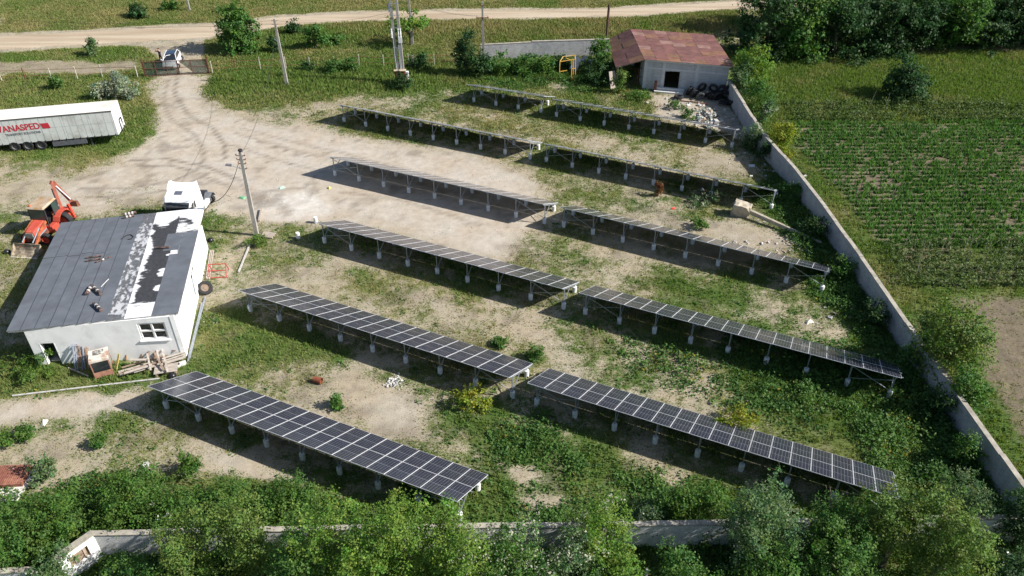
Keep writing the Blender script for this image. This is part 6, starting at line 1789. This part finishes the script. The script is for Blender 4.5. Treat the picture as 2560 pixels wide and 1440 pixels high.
tree_px((2400, 1040), 120, 920, 'mid', 2600, .13, 'low bush below the big olive bush by the wall', 'bush', 'bush', trunk=False, seed=65)

# shrubs in front: inside and outside the whitewashed wall
FRONT = [
    ((150, 1355), 240, 1226, 'robinia', 7500, 'broad feathery shrub at the left in front of the red sheets', 0), ((330, 1300), 240, 1190, 'robinia', 6500, 'feathery shrub mound behind the wall end', 0),
    ((455, 1330), 200, 1235, 'robinia', 6000, 'feathery shrub over the left part of the whitewashed wall', .03), ((570, 1300), 190, 1215, 'robinia', 4500, 'dark green shrub behind the wall below the nearest table', 0),
    ((30, 1430), 170, 1300, 'mid', 5500, 'dark shrub in the lower left corner', 0), ((740, 1300), 190, 1212, 'robinia', 4500, 'green shrub left of the shaded strip of the nearest table', 0),
    ((500, 1480), 150, 1300, 'olive', 5200, 'olive tree left of the wall gap in front', 0), ((640, 1450), 190, 1240, 'olive', 7500, 'pale olive tree in front of the wall', 0),
    ((350, 1500), 190, 1395, 'mid', 5500, 'bush below the wall end at the bottom edge', .03), ((150, 1520), 190, 1410, 'grey', 4500, 'grey green bush at the bottom edge left of the wall end', .03),
    ((870, 1480), 240, 1235, 'bright', 9500, 'bright leafy tree below the middle of the nearest table', .0), ((1030, 1490), 260, 1250, 'bright', 10000, 'bright leafy tree just left of the table corner post', .0),
    ((760, 1500), 180, 1330, 'mid', 5000, 'dark leafy bush between pale olive and bright trees', .03), ((1160, 1500), 200, 1300, 'bright', 7000, 'leafy tree right of the table corner post', .06),
    ((1290, 1500), 230, 1330, 'mid', 7500, 'white flowering bush in the middle of the front', .25), ((1420, 1490), 200, 1340, 'grey', 6000, 'paler white flowering bush in the middle of the front', .30),
    ((1500, 1430), 190, 1255, 'bright', 6500, 'tall flowering bush leaning over the wall', .12), ((1610, 1320), 120, 1255, 'grey', 2600, 'grey flowering bush on the wall top', .2),
    ((1545, 1510), 180, 1385, 'bright', 4500, 'bright bush at the bottom edge below the wall', .02), ((1700, 1510), 190, 1370, 'mid', 5000, 'leafy bush at the bottom edge right of the dark gap', 0),
    ((1880, 1430), 240, 1220, 'grey', 9000, 'broad grey green tree over the whitewashed wall', .02), ((1930, 1520), 220, 1360, 'mid', 6000, 'leafy tree below the broad grey green tree', 0),
    ((2060, 1400), 190, 1220, 'mid', 6500, 'dense tree in front of the far table end', 0), ((2090, 1520), 210, 1340, 'mid', 6000, 'tree at the bottom edge before the far table end', 0),
    ((2200, 1420), 230, 1195, 'olive', 9500, 'olive tree touching the end of the front right table', 0), ((2300, 1500), 230, 1270, 'olive', 9000, 'olive tree right of the table end', 0),
    ((2385, 1300), 170, 1200, 'grey', 5000, 'pale shrub between the olive trees and the wall corner', .05), ((2480, 1510), 190, 1400, 'deep', 5500, 'dark bush below the wall corner', .0),
    ((2530, 1360), 130, 1240, 'deep', 3500, 'dark shrub at the wall corner', 0), ((2560, 1520), 160, 1390, 'deep', 3500, 'dark bush in the lower right corner', .0),
    ((1780, 1330), 130, 1235, 'robinia', 3000, 'green shrub behind the wall left of the bare twigs', 0), ((1690, 1310), 120, 1220, 'robinia', 2800, 'green shrub behind the wall below the front right table', 0),
]
for k, (b, w, t, pal_, n, lab, flw) in enumerate(FRONT):
    tree_px(b, w, t, pal_, int(n * 1.75), .088, lab, 'bush' if 'bush' in lab or 'shrub' in lab else 'tree', 'front_shrub' if 'tree' not in lab else 'front_tree', nb=11, clump=.26, flower=flw, seed=200 + k, trunk=True, depth=.9, shell=.45)
for k, (b, w, t, lab) in enumerate((((1985, 500), 70, 455, 'dark shrub at the wall foot right of the fallen pole block'), ((2035, 590), 80, 540, 'dark shrub at the wall foot beyond the fallen pole tip'), ((2110, 690), 80, 640, 'dark shrub at the wall foot beside a table end post'),
                                    ((2190, 810), 90, 755, 'dark shrub at the wall foot above the table by the weeds'), ((2265, 930), 90, 868, 'dark shrub at the wall foot touching a table corner'), ((2330, 1040), 100, 970, 'dark shrub at the wall foot below that table corner'), ((2400, 1150), 110, 1075, 'dark shrub at the wall foot near the front corner of the yard'))):
    tree_px(b, w, t, 'deep' if k % 2 else 'mid', 1500, .11, lab, 'shrub', 'wall_shrub', trunk=False, nb=7, clump=.28, seed=400 + k, shell=.35)
# bare twigs
tw_ = MB(); b = at(2075, 1275)
rt = random.Random(3)
for k in range(14):
    a = rt.uniform(-.6, .6); p0 = Vector((0, 0, 0)); p1 = Vector((a * .5, rt.uniform(-.3, .3), rt.uniform(.8, 1.3))); p2 = p1 + Vector((a * .5, rt.uniform(-.2, .2), rt.uniform(.4, .8)))
    tw_.tube(p0, p1, .022, .014, n=5).tube(p1, p2, .014, .006, n=4)
tag(tw_.build('bare_shrub', M('twig_grey', (.32, .28, .24), .9), loc=b), 'leafless grey twigs rising before the front right table', 'shrub')
# small bushes standing singly in the yard
SMALL = [((845, 1016), 40, 985, 'mid', 'small leafy weed bush on sand above the nearest table'), ((70, 1095), 60, 1062, 'robinia', 'small green bush at left on the pale ground'), ((20, 1112), 60, 1082, 'robinia', 'green bush at the left edge above the red sheets'), ((250, 1118), 40, 1090, 'mid', 'little bush in the middle of the left foreground'),
         ((480, 1188), 100, 1130, 'robinia', 'bright low bush in the left foreground by the shade'), ((122, 1190), 90, 1140, 'grey', 'pale green bush right of the red sheets'), ((1745, 570), 60, 545, 'mid', 'tuft of grass on bare earth above a right table'), ((1690, 270), 50, 246, 'mid', 'green tuft near the barn rubble'), ((1648, 490), 22, 452, 'rust', 'rusty red dock stalks below the edge of a right table'),
         ((1760, 505), 110, 470, 'grey', 'white flowering weeds beside the red dock stalks'), ((1840, 1065), 130, 1015, 'yellow', 'yellow flowering weeds above the front right table'), ((1180, 1010), 110, 965, 'yellow', 'yellow green weeds between the left and right tables'), ((1720, 295), 50, 272, 'mid', 'green tuft left of the rubble heap'), ((1340, 895), 60, 860, 'mid', 'dark weeds at the end of the second left table'),
         ((1250, 862), 50, 842, 'mid', 'small weeds on dirt above the second left table'), ((645, 612), 70, 585, 'olive', 'dry weeds at the foot of the leaning pole'), ((90, 925), 170, 880, 'robinia', 'lush weeds at the dark corner of the white building')]
PAL['rust'] = ((.12, .07, .03), (.23, .12, .055))
for k, (b, w, t, pal_, lab) in enumerate(SMALL):
    tree_px(b, w, t, pal_, 500 + w * 10, .10, lab, 'weeds' if 'weed' in lab or 'stalks' in lab or 'tuft' in lab else 'bush', 'weed_clump' if 'bush' not in lab else 'bush', trunk=False, nb=7, clump=.2, seed=300 + k, flower=.25 if 'white flowering' in lab else 0, shell=.3)

# ------------------------------------------------------------------ grass, weeds and crops (uncountable)
def in_view(x, y, m=60):
    zc = y * _c + CAM_H * _s
    u = 1280 + CAM_F * x / zc; v = 720 - CAM_F * (y * _s - CAM_H * _c) / zc
    return (u > -m * 3) & (u < 2560 + m * 3) & (v > -m) & (v < 1440 + m * 3)


FOOT = [[(-32.6, 40.6), (-22.3, 41.5), (-24.9, 55.3), (-35.2, 54.5)], [(15.1, 88.2), (24.1, 84.1), (28.4, 93.5), (19.3, 97.8)]]


def not_in_buildings(x, y):
    ok = np.ones(x.shape, bool)
    for pl_ in FOOT:
        ins = np.ones(x.shape, bool)
        for (a, b), (c_, d) in zip(pl_, pl_[1:] + pl_[:1]):
            ins &= ((c_ - a) * (y - b) - (d - b) * (x - a)) > 0
        ok &= ~ins
    return ok


def tufts(name, x, y, hgt, wid, blades, colr, label, spread=.12, lean=.45):
    n = len(x)
    i = np.repeat(np.arange(n), blades)
    m_ = len(i)
    ang = rng.uniform(0, 2 * math.pi, m_)
    bx = x[i] + rng.normal(0, spread, m_); by = y[i] + rng.normal(0, spread, m_)
    h = hgt[i] * rng.uniform(.55, 1.15, m_)
    w = wid[i] * rng.uniform(.7, 1.3, m_)
    la = rng.uniform(0, 2 * math.pi, m_); ll = h * lean * rng.uniform(.2, 1.2, m_)
    v = np.empty((m_, 3, 3))
    v[:, 0] = np.stack([bx - w * np.cos(ang), by - w * np.sin(ang), np.full(m_, -.02)], 1)
    v[:, 1] = np.stack([bx + w * np.cos(ang), by + w * np.sin(ang), np.full(m_, -.02)], 1)
    v[:, 2] = np.stack([bx + ll * np.cos(la), by + ll * np.sin(la), h], 1)
    cb = colr[i] * rng.uniform(.8, 1.2, (m_, 1))
    cv = np.repeat(cb, 3, 0)
    o = link_mesh(name, quads_mesh(name, v.reshape(-1, 3), 3, cv, BLADE))
    return tag(o, label, kind='stuff')


NC = 640000
x = rng.uniform(-84, 84, NC); y = 19 + 112 * rng.random(NC)
keep = in_view(x, y) & not_in_buildings(x, y)
x, y = x[keep], y[keep]
cvr, dr_, tl_ = sample(cover, x, y), sample(drym, x, y), sample(tall, x, y)
sl_ = sample(soil, x, y)
pl__ = sample(pale, x, y)
pr_ = np.clip(cvr, .03, 1) * .85 + .22 * np.clip((.85 - pl__) * 4, 0, 1) * (1 - cvr)
keep = rng.random(len(x)) < pr_
x, y, cvr, dr_, tl_, sl_ = (q[keep] for q in (x, y, cvr, dr_, tl_, sl_))
green, straw = np.array([.076, .138, .028]), np.array([.30, .265, .115])
lightg = np.array([.145, .220, .045])
t = np.clip(dr_ + .35 * (1 - cvr) + rng.normal(0, .2, len(x)), 0, 1)[:, None]
gcol = 1.12 * (green + (lightg - green) * rng.random((len(x), 1))) * (1 - t) + straw * t
hg = (.08 + .40 * tl_) * (.22 + .88 * cvr) * rng.uniform(.6, 1.3, len(x))
tufts('grass', x, y, hg, .035 + .02 * (y > 75), 3, gcol, 'short and tall grass of the yard and verges') if False else tufts('grass', x, y, hg, np.where(y > 75, .06, .04), 3, gcol, 'short and tall grass of the yard and verges')

# broad-leaved weeds
NW = 170000
x = rng.uniform(-40, 40, NW); y = 20 + 80 * rng.random(NW)
keep = in_view(x, y) & not_in_buildings(x, y)
x, y = x[keep], y[keep]
lu = sample(lushm, x, y)
cvr = sample(cover, x, y)
keep = rng.random(len(x)) < np.maximum(lu * .95, np.clip(cvr - .3, 0, 1) * .06)
x, y, lu = x[keep], y[keep], lu[keep]
n = len(x); per = 9
cl_ = fbm(x, y, 1.4, 77, 3)
hp = (.12 + .95 * lu * np.clip((cl_ - .3) * 2.2, .15, 1.2)) * rng.uniform(.5, 1.2, n)
i = np.repeat(np.arange(n), per); m_ = len(i)
C = np.stack([x[i] + rng.normal(0, .17, m_), y[i] + rng.normal(0, .17, m_), np.maximum(.03, hp[i] * rng.uniform(.2, 1.05, m_))], 1)
lo, hi = np.array([.038, .104, .024]), np.array([.118, .225, .050])
tt_ = (fbm(C[:, 0], C[:, 1], 1.6, 81, 3)[:, None] * 1.3 - .15 + rng.normal(0, .15, (m_, 1)))
colw = lo + (hi - lo) * np.clip(tt_, 0, 1)
yf = (fbm(C[:, 0], C[:, 1], 2.5, 83, 2) > .70) & (rng.random(m_) < .10)
colw[yf] = (.26, .24, .03)
Nn = rng.normal(size=(m_, 3)) * .6 + np.array([0, 0, .9])
o = link_mesh('weeds', leaf_mesh('weeds', C, Nn, .135 * rng.uniform(.6, 1.5, m_), colw, LEAF)); tag(o, 'broad-leaved green weeds spreading over the yard', kind='stuff')

# crop rows, bean rows with stakes
rows_y = np.arange(55.5, 80, .74)
xs_ = np.concatenate([np.arange(29, 66, .22) for _ in rows_y]); ys_ = np.repeat(rows_y, len(np.arange(29, 66, .22)))
xs_ = xs_ + rng.normal(0, .06, len(xs_)); ys_ = ys_ + rng.normal(0, .09, len(ys_)) + .02 * (xs_ - 40)
cm = sample(region(CROP, .5, 1.2, True), xs_, ys_)
dens = fbm(xs_, ys_, 5, 91, 3)
keep = (cm > .5) & (rng.random(len(xs_)) < .15 + 1.5 * dens) & in_view(xs_, ys_)
xs_, ys_ = xs_[keep], ys_[keep]
ccol = np.array([.050, .125, .030]) + np.array([.07, .115, .025]) * rng.random((len(xs_), 1))
tufts('crop_rows', xs_, ys_, rng.uniform(.28, .6, len(xs_)), np.full(len(xs_), .075), 9, ccol, 'young green crop in long rows on brown soil', .09, .8)
for nm, ys0, ys1, sp_y, lab, zmax in (('bean_rows', 50.0, 56.0, 1.1, 'leafy bean plants climbing along staked rows', 1.1), ('vine_rows', 80.0, 84.2, 1.3, 'leafy vine plants along the edge of the long grass', 1.0)):
    ry_ = np.arange(ys0, ys1, sp_y)
    px_ = np.concatenate([np.arange(30.5, 64, .28) for _ in ry_]); py_ = np.repeat(ry_, len(np.arange(30.5, 64, .28)))
    px_ = px_ + rng.normal(0, .12, len(px_)); py_ = py_ + rng.normal(0, .16, len(py_))
    d_ = fbm(px_, py_, 2.5, 95, 3)
    keep = (rng.random(len(px_)) < (d_ - .2) * 3.4) & in_view(px_, py_)
    px_, py_ = px_[keep], py_[keep]
    n = len(px_); per = 20; i = np.repeat(np.arange(n), per); m_ = len(i)
    hh = rng.uniform(.4, zmax * 1.15, n)
    C = np.stack([px_[i] + rng.normal(0, .16, m_), py_[i] + rng.normal(0, .16, m_), hh[i] * rng.uniform(.1, 1.05, m_)], 1)
    lo, hi = np.array([.05, .095, .025]), np.array([.14, .19, .065])
    colb = lo + (hi - lo) * rng.random((m_, 1))
    o = link_mesh(nm, leaf_mesh(nm, C, rng.normal(size=(m_, 3)) * .6 + np.array([0, 0, .8]), .17 * rng.uniform(.6, 1.4, m_), colb, LEAF)); tag(o, lab, kind='stuff')
    st_ = MB()
STK = MB().tube((0, 0, -.1), (.12, .05, 1.9), .018, .014, n=5).mesh('bean_stake', M('stake_wood', (.34, .29, .22), .9))
for k in range(34):
    xx, yy = random.uniform(31.5, 46), random.uniform(50.2, 56)
    o = link_mesh('bean_stake', STK, None, (xx, yy, 0), (random.uniform(-.12, .12), random.uniform(-.1, .3), random.uniform(0, 6.28)))
    tag(o, 'thin wooden stake among the bean rows in the field', 'stake', 'bean stakes in the field')
for k in range(7):
    xx, yy = random.uniform(34, 47), random.uniform(81, 83.5)
    o = link_mesh('vine_stake', STK, None, (xx, yy, 0), (random.uniform(-.12, .12), random.uniform(-.1, .3), random.uniform(0, 6.28)))
    tag(o, 'thin wooden stake among the vine plants by the long grass', 'stake', 'vine stakes by the long grass')
